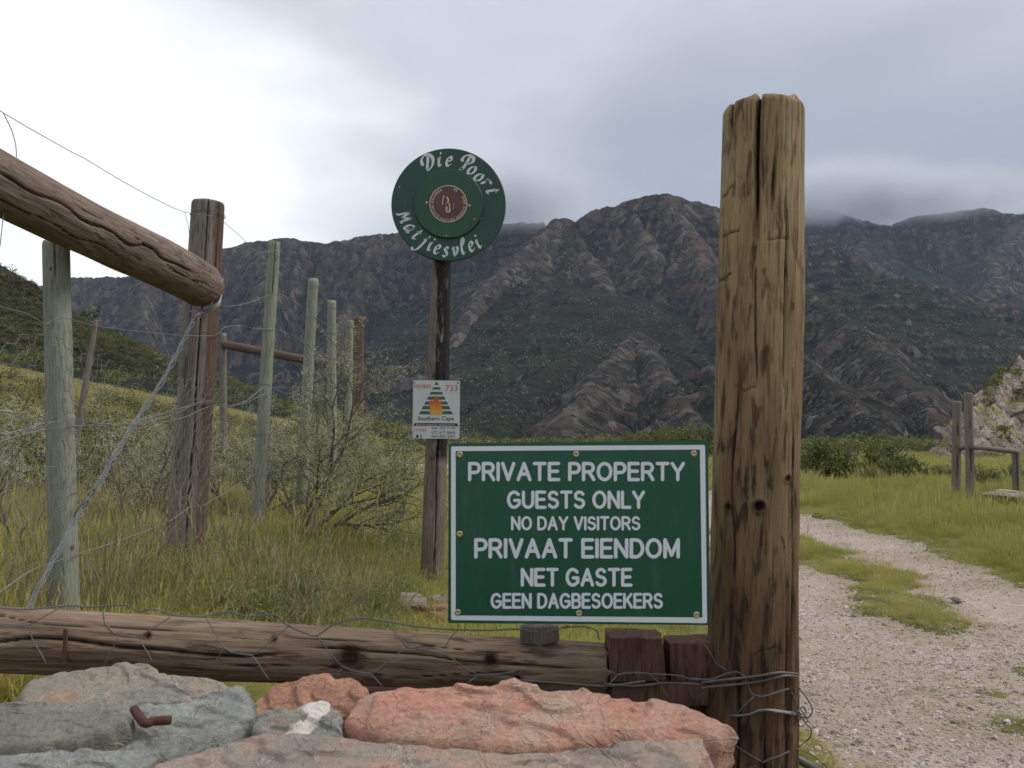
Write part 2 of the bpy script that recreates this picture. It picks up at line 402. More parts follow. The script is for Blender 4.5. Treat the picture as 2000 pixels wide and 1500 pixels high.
# (name, points (u, v, metres ahead), slope near the crest, reach of that slope, slope below it, crag amplitude, ochre, rockiness)
RIDGES = [
 ('range_far_left', [(-420, 560, 2300), (-150, 580, 2350), (60, 566, 2400), (140, 546, 2350), (250, 541, 2300), (330, 505, 2250), (440, 486, 2200), (490, 474, 2200), (560, 468, 2200),
   (650, 478, 2200), (705, 464, 2150), (765, 457, 2150), (850, 447, 2200), (960, 442, 2250), (1060, 440, 2250)], 1.75, 330, 0.42, 1.0, 0.35, 0.62),
 ('left_buttress', [(500, 480, 2150), (520, 560, 1950), (520, 640, 1800)], 1.7, 130, 0.5, 1.0, 0.5, 0.55),
 ('left_buttress_2', [(740, 462, 2120), (700, 560, 1900), (640, 660, 1750)], 1.7, 130, 0.5, 1.0, 0.5, 0.6),
 ('left_buttress_3', [(300, 520, 2250), (290, 600, 1950), (300, 680, 1800)], 1.7, 120, 0.5, 1.0, 0.4, 0.6),
 ('peak_crest', [(1060, 452, 2050), (1085, 433, 1950), (1104, 428, 1900), (1125, 434, 1900), (1160, 412, 1880), (1210, 397, 1850), (1260, 386, 1820), (1298, 381, 1800), (1325, 390, 1800),
   (1370, 402, 1820), (1410, 425, 1850), (1470, 470, 1900), (1530, 520, 1950)], 1.5, 150, 0.62, 1.0, 0.7, 0.5),
 ('rib_left', [(1095, 430, 1900), (1040, 470, 1800), (990, 515, 1700), (940, 565, 1580), (905, 620, 1480), (880, 690, 1360), (850, 770, 1200)], 1.15, 70, 0.55, 0.9, 0.2, 0.75),
 ('rib_left_2', [(1110, 440, 1890), (1120, 520, 1700), (1060, 570, 1560), (1000, 640, 1400), (950, 720, 1250)], 0.75, 60, 0.5, 0.6, 0.1, 0.2),
 ('spur_front', [(1125, 440, 1880), (1150, 500, 1740), (1185, 560, 1600), (1215, 620, 1450), (1235, 650, 1350), (1270, 700, 1180), (1315, 770, 980), (1375, 850, 780)], 1.15, 130, 0.75, 0.8, 0.35, 0.72),
 ('spur_base', [(1240, 650, 1340), (1190, 700, 1150), (1150, 760, 980), (1100, 830, 820)], 0.85, 130, 0.55, 0.8, 0.25, 0.75),
 ('slope_left', [(1230, 640, 1370), (1120, 690, 1250), (1000, 760, 1050), (900, 830, 900)], 0.50, 60, 0.42, 0.5, 0.1, 0.12),
 ('face_right', [(1310, 388, 1800), (1345, 470, 1650), (1380, 540, 1500), (1420, 610, 1380), (1480, 700, 1200)], 1.3, 110, 0.8, 1.0, 1.0, 0.6),
 ('face_middle', [(1230, 395, 1840), (1260, 480, 1680), (1285, 545, 1600)], 1.3, 90, 0.75, 0.9, 0.5, 0.5),
 ('range_far_right', [(1480, 430, 3300), (1560, 408, 3200), (1640, 412, 3150), (1690, 436, 3100), (1740, 446, 3100), (1800, 424, 3050), (1870, 412, 3000), (1920, 410, 2950), (1960, 420, 2900), (2010, 421, 2800),
   (2120, 400, 2800), (2400, 430, 2800)], 0.95, 260, 0.55, 1.0, 0.1, 0.40),
 ('right_rib_a', [(1650, 420, 3100), (1700, 500, 2700), (1770, 560, 2400), (1850, 600, 2100)], 1.1, 120, 0.55, 1.0, 0.1, 0.55),
 ('right_rib_b', [(1990, 425, 2800), (1960, 480, 2500), (1930, 540, 2250), (1900, 600, 2050)], 1.0, 120, 0.55, 1.0, 0.1, 0.5),
 ('right_mid', [(1480, 500, 2000), (1570, 474, 1950), (1620, 474, 1900), (1660, 496, 1850), (1720, 535, 1780), (1790, 568, 1700), (1860, 578, 1650), (1940, 600, 1600), (2020, 612, 1550), (2200, 590, 1500)], 0.85, 90, 0.55, 0.8, 0.15, 0.38),
 ('right_spur', [(1500, 520, 1600), (1570, 575, 1450), (1620, 600, 1350), (1680, 650, 1200), (1730, 700, 1050), (1790, 770, 900), (1850, 850, 750)], 0.9, 70, 0.6, 0.7, 0.35, 0.5),
 ('right_low', [(1480, 650, 1000), (1560, 705, 900), (1620, 745, 820), (1680, 800, 720), (1730, 860, 620)], 0.8, 50, 0.55, 0.7, 0.3, 0.45),
 ('left_hill', [(-500, 380, 330), (-220, 450, 300), (-60, 495, 300), (0, 520, 305), (50, 562, 325), (100, 615, 345), (160, 672, 370), (230, 722, 400), (320, 768, 430), (420, 815, 470), (560, 860, 520)], 0.75, 25, 0.42, 0.16, 0.15, 0.30),
 ('left_rise', [(-300, 560, 210), (-60, 640, 220), (120, 715, 250), (300, 790, 300), (460, 850, 330)], 0.5, 30, 0.32, 0.12, 0.05, 0.05),
]
az = R(1) * np.arange(-37.0, 37.01, 0.085)
rr = np.concatenate([np.exp(np.linspace(math.log(112), math.log(640), 150, endpoint=False)), np.linspace(640, 2500, 480, endpoint=False), np.linspace(2500, 3700, 110)])
A_, R_ = np.meshgrid(az, rr)
X = (R_ * np.sin(A_)).ravel(); Y = (R_ * np.cos(A_)).ravel()
wz = np.clip(R_.ravel() / 1800, 0.12, 1.2)
wx = X + wz * 30 * fbm(X / (wz * 170), Y / (wz * 170), seed=51, o=4)
wy = Y + wz * 30 * fbm(X / (wz * 170), Y / (wz * 170), seed=77, o=4)
H = ground0(X, np.clip(Y, 0, 400)) + 0.01 * np.maximum(0, Y - 400)
base_h = H.copy()
G_ = {k: np.zeros_like(H) for k in ('rock', 'ochre')}
for ri, (nm_, pts, s1, dc, s2, crag, och, rocky) in enumerate(RIDGES):
    W3 = np.array([pt(*p) for p in pts]); best = np.full(H.shape, -1e9); barc = np.zeros_like(H); bd = np.zeros_like(H); arc = 0
    for i in range(len(W3) - 1):
        a, b = W3[i], W3[i + 1]; e = b[:2] - a[:2]; L = np.hypot(*e)
        q = np.clip(((wx - a[0]) * e[0] + (wy - a[1]) * e[1]) / (L * L), 0, 1)
        d = np.hypot(wx - a[0] - q * e[0], wy - a[1] - q * e[1])
        d_ = np.sqrt(d * d + (12 * wz) ** 2) - 12 * wz; z = a[2] + (b[2] - a[2]) * q - (s1 * np.minimum(d_, dc) + s2 * np.maximum(0, d_ - dc))
        m_ = z > best
        best = np.where(m_, z, best); barc = np.where(m_, arc + q * L, barc); bd = np.where(m_, d, bd); arc += L
    k = wz if nm_.startswith('left_') and 'butt' not in nm_ else np.ones_like(wz) * 0.9
    side = barc + ri * 313.0
    wob = side + 22 * vn(wx / 60, wy / 60, seed=91)
    rib = fbm(wob / (k * 85), bd / (k * 420), seed=100 + ri, o=5, g=0.55, ridged=True)
    rib2 = fbm(wob / (k * 22), bd / (k * 90), seed=140 + ri, o=4, g=0.6)
    env = np.clip(bd / (k * 60), 0.05, 1)
    amp = crag * k
    # steps: cliff bands that follow the bedding
    best = best + amp * env * (50 * rib + 13 * rib2) - amp * 13 * env
    band = vn(wx / 140, wy / 140, seed=7)
    st = 34 * k; zz = best + 20 * band * k; fr = zz / st - np.floor(zz / st)
    best = best + crag * env * st * 0.5 * (sstep(0.2, 0.8, fr) - fr)
    m_ = best > H
    for key, val in (('rock', rocky + 0.42 * rib - 0.38 * sstep(dc * .9, dc * 1.7, bd)), ('ochre', och)): G_[key] = np.where(m_, val, G_[key])
    H = np.where(m_, best, H)
far_k = np.clip(R_.ravel() / 1500, 0.1, 1.3)
hill = np.clip((H - base_h) / 12, 0, 1)
H = H + hill * far_k * (5.5 * fbm(X / (far_k * 38), Y / (far_k * 38), H / (far_k * 38), seed=201, o=4, g=0.62, ridged=True))
H = H + hill * 1.2 * far_k * fbm(X / 6, Y / 6, seed=203, o=2)
Hg = H.reshape(R_.shape)
gr = np.abs(np.gradient(Hg, rr, axis=0)); ga = np.abs(np.gradient(Hg, az, axis=1)) / R_
slope = np.hypot(gr, ga).ravel()
def blur(a_, n_):
    for _ in range(n_):
        a_ = (np.roll(a_, 1, 0) + 2 * a_ + np.roll(a_, -1, 0)) / 4; a_ = (np.roll(a_, 1, 1) + 2 * a_ + np.roll(a_, -1, 1)) / 4
    return a_
conv = ((Hg - blur(Hg, 6)).ravel() / (2.2 * far_k) + (Hg - blur(Hg, 40)).ravel() / (9 * far_k))
rock = G_['rock'] * 0.9 + 0.22 * np.clip(conv, -1.5, 1.5) + 0.42 * (sstep(0.55, 1.5, slope) - 0.35) + 0.30 * fbm(X / 130, Y / 130, H / 90, seed=55, o=4)  # ribs turn to pale rock, gullies to dark scrub; adds relief shading by colour
rock = np.where(hill > 0.05, rock, -0.6)
V = np.stack([X, Y, H], 1)
TERR = (V, slope, rock, hill, len(rr), len(az))
tag(obj('mountains', mesh_from('mountains', V, grid_faces(len(rr), len(az))[:, ::-1], {'rock': rock, 'ochre': G_['ochre']}), M_mtn), kind='structure')

# ------------------------------------------------------------------ haze in the valley air and low cloud on the tops
M_haze, t = new_mat('haze')
nd(t, 'ShaderNodeOutputMaterial', {'Volume': nd(t, 'ShaderNodeVolumePrincipled', {'Color': (0.58, 0.74, 1.0, 1), 'Density': 0.000045, 'Anisotropy': 0.0}).outputs[0]})
b = MB(); zt = float(H.max()) + 140; zb = -12.0
b.box((0, 1650, (zt + zb) / 2), (3200, 2200, (zt - zb) / 2))
hz = tag(b.build('haze', M_haze, smooth=False), kind='stuff')

def mist(u, v, Y, rx, ry, rz, dens, seed):
    m, t = new_mat('mist'); O = obj_co(t)
    ln = nd(t, 'ShaderNodeVectorMath', {0: O}, operation='LENGTH').outputs['Value']
    f = mrange(t, ln, 1.0, 0.25, 0, 1, True)
    n_ = noise(t, vmap(t, O, (3.0, 3.0, 1.6), (seed, 0, 0)), 1.0, 5, .6)
    d_ = math_(t, 'MULTIPLY', math_(t, 'MULTIPLY', f, mrange(t, n_, .30, .62, 0.20, 1, True)), dens)
    nd(t, 'ShaderNodeOutputMaterial', {'Volume': nd(t, 'ShaderNodeVolumePrincipled', {'Color': (.84, .87, .92, 1), 'Density': d_}).outputs[0]})
    th = np.linspace(0, 2 * np.pi, 24, endpoint=False); ph = np.linspace(-np.pi / 2 + .02, np.pi / 2 - .02, 13)
    T_, Q_ = np.meshgrid(th, ph); vs = np.stack([np.cos(Q_) * np.cos(T_), np.cos(Q_) * np.sin(T_), np.sin(Q_)], -1).reshape(-1, 3)
    f4 = [tuple(q) for q in grid_faces(13, 24, True)] + [tuple(range(23, -1, -1)), tuple(range(12 * 24, 13 * 24))]
    o = obj('mist', mesh_from('mist', vs, f4), m); o.location = at(u, v, Y); o.scale = (rx, ry, rz); tag(o, kind='stuff'); return o
mist(985, 392, 2150, 280, 330, 95, .018, 1)
mist(1630, 388, 3000, 430, 460, 120, .014, 2)
mist(1830, 392, 2950, 400, 420, 95, .012, 3)

# ------------------------------------------------------------------ timber
def wood_mat(name, lightc, midc, darkc, split=None, split_c=None, paint=False, dash=0.5, low_dark=None, gs=1.0):
    m, t = new_mat(name); O = obj_co(t)
    Og = vmap(t, O, (1, 1, 0.06)); Om = vmap(t, O, (1, 1, 0.18))
    g1 = noise(t, Og, 55 * gs, 8, 0.65); g2 = noise(t, Om, 16 * gs, 6, 0.6); g3 = noise(t, O, 2.5, 4); g4 = noise(t, Og, 160 * gs, 4, 0.6)
    c_ = mixc(t, mrange(t, g2, 0.35, 0.65), midc, lightc)
    c_ = mixc(t, mrange(t, g1, 0.42, 0.60, 0.0, 1.0), mixc(t, 0.7, c_, midc), c_)
    if split is not None:              # another colour on one side (object-space direction)
        sx_ = nd(t, 'ShaderNodeSeparateXYZ', {0: O}).outputs[0]
        e = math_(t, 'ADD', sx_, math_(t, 'MULTIPLY', math_(t, 'SUBTRACT', g2, 0.5), 0.05))
        c_ = mixc(t, mrange(t, e, split - 0.012, split + 0.012), c_, mixc(t, mrange(t, g1, 0.35, 0.65), (split_c[0] * .5, split_c[1] * .45, split_c[2] * .4), split_c))
    d1 = noise(t, vmap(t, O, (1, 1, 0.20)), 62 * gs, 3, 0.5, 0.3)
    dm = math_(t, 'MULTIPLY', mrange(t, d1, 0.55, 0.66), mrange(t, g3, 0.35, 0.6, 0.25, 1.0))
    c_ = mixc(t, math_(t, 'MULTIPLY', dm, dash), c_, darkc)
    c_ = mixc(t, mrange(t, g4, 0.52, 0.62, 0, 0.30 + 0.3 * dash), c_, darkc)
    if low_dark is not None:           # darker, reddish foot
        z_ = nd(t, 'ShaderNodeSeparateXYZ', {0: O}).outputs[2]
        lf = mrange(t, math_(t, 'ADD', z_, math_(t, 'MULTIPLY', math_(t, 'SUBTRACT', g2, 0.5), 1.1)), low_dark[1], low_dark[0], 0, 1)
        c_ = mixc(t, math_(t, 'MULTIPLY', lf, 0.85), c_, mixc(t, mrange(t, d1, 0.40, 0.62), (0.105, 0.050, 0.026), (0.022, 0.013, 0.009)))
    if paint:                          # weathered black paint on the upper half
        z_ = nd(t, 'ShaderNodeSeparateXYZ', {0: O}).outputs[2]
        pn = noise(t, vmap(t, O, (1, 1, 0.22)), 22, 6, 0.65)
        pf = math_(t, 'MULTIPLY', mrange(t, z_, 1.06, 1.12), mrange(t, math_(t, 'ADD', pn, math_(t, 'MULTIPLY', nd(t, 'ShaderNodeSeparateXYZ', {0: O}).outputs[0], -2.4)), 0.56, 0.50))
        c_ = mixc(t, pf, c_, (0.022, 0.020, 0.020))
    c_ = mixc(t, attr(t, 'dark'), c_, (0.010, 0.007, 0.005))
    c_ = mixc(t, math_(t, 'MULTIPLY', attr(t, 'stain'), 0.8), c_, (0.05, 0.026, 0.015))
    h = math_(t, 'ADD', math_(t, 'MULTIPLY', g1, 1.0), math_(t, 'MULTIPLY', g4, 0.5))
    h = math_(t, 'SUBTRACT', h, math_(t, 'MULTIPLY', dm, 0.8))
    finish(t, c_, 0.85, h, 0.006, 0.8, spec=0.2)
    return m
M_bigpost = wood_mat('post_wood_yellow', (0.38, 0.29, 0.16), (0.24, 0.165, 0.09), (0.055, 0.028, 0.018), dash=0.9, low_dark=(1.0, 2.0), gs=0.9)
M_green = wood_mat('treated_pole', (0.28, 0.295, 0.23), (0.22, 0.23, 0.18), (0.09, 0.09, 0.07), dash=0.25, gs=0.9)
M_strainer = wood_mat('strainer_wood', (0.25, 0.225, 0.20), (0.17, 0.145, 0.125), (0.045, 0.035, 0.03), split=0.045, split_c=(0.16, 0.105, 0.08), dash=0.4)
M_rail = wood_mat('rail_wood', (0.25, 0.195, 0.15), (0.14, 0.10, 0.078), (0.03, 0.02, 0.015), dash=0.5, gs=0.7)
M_log = wood_mat('log_wood', (0.33, 0.245, 0.17), (0.17, 0.115, 0.08), (0.05, 0.03, 0.02), dash=0.7, gs=0.8)
M_pole = wood_mat('sign_pole_wood', (0.24, 0.20, 0.17), (0.15, 0.115, 0.095), (0.03, 0.02, 0.015), dash=0.4, paint=True)
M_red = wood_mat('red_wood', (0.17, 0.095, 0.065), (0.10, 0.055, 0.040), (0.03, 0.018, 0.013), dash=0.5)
M_brace = wood_mat('brace_wood', (0.16, 0.115, 0.095), (0.10, 0.07, 0.06), (0.03, 0.02, 0.015), dash=0.5)
M_grey = wood_mat('grey_wood', (0.24, 0.215, 0.19), (0.16, 0.14, 0.125), (0.06, 0.05, 0.04), dash=0.4)
M_far_post = wood_mat('far_post_wood', (0.25, 0.225, 0.19), (0.17, 0.145, 0.12), (0.035, 0.025, 0.02), dash=0.4)

def log(name, p0, p1, r0, r1, mat, nt=48, ns=60, seed=0, cracks=(), knots=(), rough=0.03, bend=0.0, facing=None, dome=0.3, end_r=(1.0, 1.0), parent=None, fibre=0.012, cuts=()):
    """cracks: (angle, s0, s1, half width in radians, depth share, wander); knots: (angle, s, radius m, depth share); angle 0 faces the camera, positive to the right"""
    p0, p1 = Vector(p0), Vector(p1); ax = p1 - p0; L = ax.length; w = ax.normalized()
    f = (facing or (Vector((0, 0, CZ)) - (p0 + p1) / 2)); f = (f - w * f.dot(w)).normalized()     # towards the camera: -Y of the log
    yv = -f; xv = yv.cross(w)
    th = np.linspace(0, 2 * np.pi, nt, endpoint=False); s = np.linspace(0, 1, ns)
    S, T = np.meshgrid(s, th, indexing='ij')
    r = r0 + (r1 - r0) * S
    cx, cy = np.cos(T), np.sin(T)
    r = r * (1 + rough * fbm(cx * 1.1 + seed, cy * 1.1, S * L * 1.6, seed=seed, o=3) * 1.6)
    r = r * (1 + fibre * fbm(cx * 9, cy * 9, S * L * 2.2, seed=seed + 3, o=3) * 1.4)
    es = np.minimum(S, 1 - S) * L
    r = r * np.where(S < .5, 1 - (1 - end_r[0]) * np.exp(-es / .05), 1 - (1 - end_r[1]) * np.exp(-es / .05))
    r = r - 0.05 * r * np.exp(-(es / (0.06 * r0)) ** 2)
    dark = np.zeros_like(r); stain = np.zeros_like(r)
    for (a, s0, s1, hw, dep, wan) in cracks:
        ca = R(a) + wan * vn(S * L * 5 + 3.3 * seed + a, S * 0 + 1.7, seed=seed + 9)
        dd = np.abs((T - ca - np.pi) % (2 * np.pi) - np.pi)
        prof = sstep(s0 - 0.02, s0 + 0.04, S) * sstep(s1 + 0.02, s1 - 0.06, S)
        if s0 <= 0: prof = sstep(s1 + .02, s1 - .08, S)
        if s1 >= 1: prof = sstep(s0 - .02, s0 + .08, S)
        g = np.exp(-(dd / hw) ** 2) * prof
        r = r * (1 - dep * g); dark = np.maximum(dark, sstep(0.25, 0.8, g))  # crack also darkened in colour, standing in for the shade inside it
    for (a, sk, rk, dep) in knots:
        dd = np.abs((T - R(a) - np.pi) % (2 * np.pi) - np.pi) * r
        d2 = np.hypot(dd, (S - sk) * L)
        r = r * (1 + dep * 0.35 * np.exp(-((d2 - rk * 1.2) / (rk * .6)) ** 2)) * (1 - dep * np.exp(-(d2 / rk) ** 4))
        dark = np.maximum(dark, sstep(1.25, 0.7, d2 / rk)); stain = np.maximum(stain, 0.8 * sstep(2.4, 1.0, d2 / rk))
    for (a0, a1, sc_, wd_, dep) in cuts:   # cuts across the grain
        am = (R(a0) + R(a1)) / 2; ah = (R(a1) - R(a0)) / 2
        dd = (T - am - np.pi) % (2 * np.pi) - np.pi
        sl = sc_ + 0.004 * vn(dd * 6 + sc_ * 40, dd * 0 + sc_ * 9, seed=seed + 21) + 0.004 * dd
        g = np.exp(-(((S - sl) * L) / wd_) ** 2) * sstep(1.1, .7, np.abs(dd) / ah)
        r = r * (1 - dep * g); dark = np.maximum(dark, .6 * sstep(.35, .9, g))
        g2 = np.exp(-np.maximum(0, ((S - sl) * L)) / .02) * (S > sl) * sstep(1.1, .6, np.abs(dd) / ah); r = r * (1 + dep * .25 * g2)
    bx = bend * np.sin(S * np.pi * 1.3 + seed)
    # angle 0 is -Y (towards the camera), positive to +X
    v = np.stack([r * np.sin(T) + bx, -r * np.cos(T), S * L], -1).reshape(-1, 3)
    faces = grid_faces(ns, nt, True); vs = [v]; fs = [faces]; off = len(v)
    dk = [dark.ravel()]; stn = [stain.ravel()]
    for end in (0, 1):                 # end caps: rings to the centre
        rowr = r[-1 if end else 0]; prev = np.arange(nt) + ((ns - 1) * nt if end else 0); b0 = bx[-1 if end else 0, 0]
        for q in (0.93, 0.6, 0.25, 0.02):
            zz = L if end else 0.0
            hgt = (1 if end else -1) * dome * rowr.mean() * (1 - q * q) * 0.3 + 0.012 * vn(np.cos(th) * 4 * q + seed, np.sin(th) * 4 * q, seed=seed + 5) * (q < .99)
            ring = np.stack([rowr * q * np.sin(th) + b0, -rowr * q * np.cos(th), np.full(nt, zz) + hgt], -1)
            cur = np.arange(nt) + off; vs.append(ring); off += nt
            dd_ = (dark[-1 if end else 0]) * sstep(0.0, 0.5, q)
            dk.append(dd_); stn.append(np.zeros(nt) + 0.25)
            a_, b_ = (prev, cur)
            f_ = np.stack([a_, np.roll(a_, -1), np.roll(b_, -1), b_], -1)
            fs.append(f_ if end else f_[:, ::-1]); prev = cur
    me = mesh_from(name, np.concatenate(vs), np.concatenate(fs), {'dark': np.concatenate(dk), 'stain': np.concatenate(stn)})
    o = obj(name, me, mat)
    M = Matrix((xv, yv, w)).transposed().to_4x4(); M.translation = p0
    if parent is not None: o.parent = parent
    o.matrix_world = M if parent is None else M
    if parent is not None: o.matrix_parent_inverse = Matrix.Translation(-parent.location); o.matrix_basis = M
    return o

def child(mb, name, mat, parent, smooth=True):     # part built in world coordinates under an Empty (or log) placed elsewhere
    o = mb.build(name, mat, None, smooth); o.parent = parent
    o.matrix_parent_inverse = parent_inv(parent)
    return o
def parent_inv(p):
    return (Matrix.Translation(p.location) if p.type == 'EMPTY' else p.matrix_basis).inverted()

FX = 1.9                               # the game fence runs straight ahead at x = -1.9
def fen(u, v, x0=FX): return at(u, v, x0 * F / (1000 - u))

# metals
M_wire, t = new_mat('galvanised_wire'); finish(t, mixc(t, noise(t, geo_pos(t), 14, 3), (0.12, 0.125, 0.125), (0.36, 0.37, 0.37)), 0.45, metal=0.5)
M_cable, t = new_mat('cable_steel'); finish(t, mixc(t, noise(t, geo_pos(t), 14, 3), (0.10, 0.11, 0.13), (0.26, 0.28, 0.31)), 0.5, metal=0.4)
M_darkwire, t = new_mat('dark_wire'); finish(t, mixc(t, noise(t, geo_pos(t), 20, 3), (0.05, 0.045, 0.04), (0.16, 0.15, 0.14)), 0.5, metal=0.4)
M_hexwire, t = new_mat('old_mesh_wire'); finish(t, mixc(t, noise(t, geo_pos(t), 9, 3), (0.075, 0.078, 0.08), (0.24, 0.25, 0.25)), 0.5, metal=0.4)
M_rust, t = new_mat('rusty_steel'); finish(t, mixc(t, noise(t, geo_pos(t), 60, 5), (0.035, 0.015, 0.012), (0.12, 0.045, 0.03)), 0.8)
M_brass, t = new_mat('yellow_zinc_screw'); finish(t, (0.42, 0.36, 0.20), 0.35, metal=0.5)

# ---- main gate post
pb = at(1471, 1500, 2.05); pt_ = at(1492, 200, 2.05)
post_top = Vector((pt_.x, 2.05, pt_.z - 0.018)); _b = at(1466, 1500, 2.05); foot = _b + (_b - post_top) * ((_b.z + 0.25) / (post_top.z - _b.z))
gate_post = log('gate_post', foot, post_top, 0.108, 0.098, M_bigpost, 220, 560, seed=3, rough=0.028, fibre=0.02, dome=0.35,
    cracks=[(-7, 0.84, 1.0, 0.05, 0.35, 0.10), (16, 0.88, 0.955, 0.035, 0.22, 0.05), (-50, 0.93, 1.0, .07, .16, .1), (-3, 0.70, 0.85, 0.018, 0.07, 0.12), (35, 0.70, .90, .02, .07, .08), (-28, .50, .74, .02, .07, .08), (52, .35, .7, .02, .06, .1),
            (-20, .1, .45, .03, .10, .12), (20, .05, .40, .03, .10, .15), (48, .12, .5, .03, .09, .1)],
    cuts=[(-70, -40, .905, .003, .05), (-72, -25, .862, .003, .045), (5, 40, .853, .003, .03), (-75, -40, .815, .003, .05), (-35, 0, .70, .002, .02), (-10, 45, .447, .002, .02), (-60, 10, .335, .003, .03)],
    knots=[(4, 0.585, 0.010, 0.18), (-38, 0.582, 0.007, 0.10), (42, 0.613, 0.006, 0.12), (25, .30, .012, .06)])
tag(gate_post, 'thick yellow-brown round gate post with split top, right of the green notice', 'post')
b = MB()                                                          # torn cross cuts that ring the post
# ---- log rail at the foot of the notice
la, lb = at(-260, 1236, 2.06), at(1181, 1303, 2.05)
log_rail = log('log_rail', la, lb, 0.080, 0.056, M_log, 110, 420, seed=12, rough=0.06, fibre=0.026, bend=0.004, facing=Vector((0, -1, 0.25)), end_r=(1, 1),
    cracks=[(3, 0.0, 0.60, 0.05, 0.16, 0.20), (-6, 0.60, 0.985, 0.04, 0.14, 0.25), (-40, 0.1, 0.45, 0.02, 0.06, 0.2), (30, 0.5, 0.9, 0.02, 0.07, 0.2), (-28, .55, .95, .02, .06, .2)],
    knots=[(2, 0.663, 0.021, 0.20), (-4, 0.847, 0.0125, 0.16), (38, 0.882, 0.010, 0.14), (-22, 0.395, 0.007, 0.1), (-30, .56, .006, .08)])
tag(log_rail, 'weathered round log lying low behind the stone wall, dark knots along it', 'log')
b = MB(); cpos = at(127, 1262, 1.978)
b.box(cpos, (0.0035, 0.004, 0.038)); child(b, 'saw_cut', M_red, log_rail, False)
# short red timber at the right end, notched round the post
red = empty('rail_stub', at(1285, 1290, 2.09))
def rough_block(c, h, seed, bev=0.006, n=7, jag=0.004):
    vs, fs = [], []; b_ = 0
    for ax_ in range(3):
        for sg in (-1, 1):
            u_, v_ = [(1, 2), (2, 0), (0, 1)][ax_]; base_i = len(vs)
            for i in range(n):
                for j in range(n):
                    p = [0, 0, 0]; p[ax_] = sg; p[u_] = -1 + 2 * i / (n - 1); p[v_] = -1 + 2 * j / (n - 1); vs.append(p)
            for i in range(n - 1):
                for j in range(n - 1):
                    q = (base_i + i * n + j, base_i + (i + 1) * n + j, base_i + (i + 1) * n + j + 1, base_i + i * n + j + 1)
                    fs.append(q if sg > 0 else q[::-1])
    P_ = np.array(vs, float); h = np.array(h)
    rd = np.linalg.norm(P_, axis=1, keepdims=True)
    corner = sstep(1.0, 1.73, rd); P_ = P_ * h - np.sign(P_) * bev * corner
    W_ = P_ + np.array(c)
    P_ = P_ + jag * np.stack([vn(W_[:, 0] * 25, W_[:, 1] * 25, W_[:, 2] * 25, seed=seed + k) for k in range(3)], -1)
    return P_ + np.array(c), np.array(fs)
def block_obj(name, c, h, mat, seed, parent=None, rot=0.0, n=9, bev=.006, jag=.004):
    P_, f_ = rough_block((0, 0, 0), h, seed, bev, n, jag)
    me = mesh_from(name, P_, f_, {'dark': np.zeros(len(P_)), 'stain': np.zeros(len(P_))}, smooth=True)
    me.use_fake_user = False
    o = obj(name, me, mat); o.location = Vector(c); o.rotation_euler = (0, rot, 0)
    if parent is not None: o.parent = parent; o.matrix_parent_inverse = parent_inv(parent)
    return o
M_redx = M_red.copy(); 
c1 = at(1237, 1278, 2.06); block_obj('timber', c1, (0.066, 0.055, 0.052), M_red, 4, red, rot=0.02, n=14, bev=.004, jag=.005)
c1 = at(1345, 1284, 2.075); block_obj('timber', c1, (0.058, 0.050, 0.048), M_red, 8, red, rot=-0.03)
c1 = at(1290, 1345, 2.08); block_obj('timber', c1, (0.128, 0.05, 0.030), M_red, 14, red, rot=0.01)
tag(red, 'short dark red timber pieces wedged between the log and gate post', 'timber')
o = block_obj('batten', at(1055, 1237, 2.03), (0.048, 0.020, 0.024), M_grey, 23, None)
tag(o, 'short grey wooden batten sticking out under the middle of the green notice', 'batten')
low = log('shade_bar', at(640, 1372, 2.14), at(1400, 1380, 2.14), 0.05, 0.05, M_red, 40, 160, seed=15, rough=.06); tag(low, 'dark bar added for the shaded gap below the weathered round log', 'log')  # dark bar added to stand in for the shadow under the rail

# ---- game fence posts
def gpost(u0, v0, u1, v1, r0, r1, mat, name='fence_post', Y=None, **kw):
    a = fen(u1, v1) if Y is None else at(u1, v1, Y); c = fen(u0, v0) if Y is None else at(u0, v0, Y)
    Yd = c.y; a = at(u1, v1, Yd); a = a + (a - c).normalized() * 0.25
    return log(name, a, c, r0, r1, mat, **kw)
GP = 'slim pale green posts of the game fence'
o = gpost(109, 474, 126, 1190, 0.058, 0.052, M_green, nt=64, ns=160, seed=21, rough=0.02, fibre=.006, cracks=[(-3, 0.88, 1.0, 0.04, 0.1, 0.05)], knots=[(20, .62, .004, .1), (35, .28, .006, .1), (-25, .93, .003, .1)])
tag(o, 'pale green pole standing left, in front of which the slanting log passes', 'post', GP)
o = gpost(536, 474, 500, 1055, 0.052, 0.047, M_green, nt=40, ns=100, seed=25, rough=0.02, cracks=[(10, .8, 1.0, .05, .1, .05)], knots=[(20, .945, .008, .15)])
tag(o, 'pale green fence post just right of the big grey and red post', 'post', GP)
o = gpost(612, 545, 591, 930, 0.054, 0.050, M_green, nt=28, ns=60, seed=29); tag(o, 'second pale green fence post behind the thorn bush, leaning right', 'post', GP)
o = gpost(648, 588, 648, 880, 0.052, 0.045, M_green, nt=28, ns=60, seed=31); tag(o, 'third pale green fence post rising out of the thorn bush, upright', 'post', GP)
o = gpost(684, 627, 680, 850, 0.044, 0.040, M_green, nt=24, ns=60, seed=33); tag(o, 'last and thinnest green fence post, beside the dark brown strainer post', 'post', GP)
o = gpost(700, 620, 698, 850, 0.075, 0.070, M_brace, Y=10.9, nt=32, ns=60, seed=35, rough=.04); tag(o, 'dark reddish-brown strainer post at the far end of the fence', 'post')
o = gpost(436, 652, 436, 860, 0.055, 0.05, M_far_post, Y=12.6, nt=24, ns=40, seed=36, name='brace_post'); tag(o, 'small dark post holding the left end of the far brown rail', 'post')
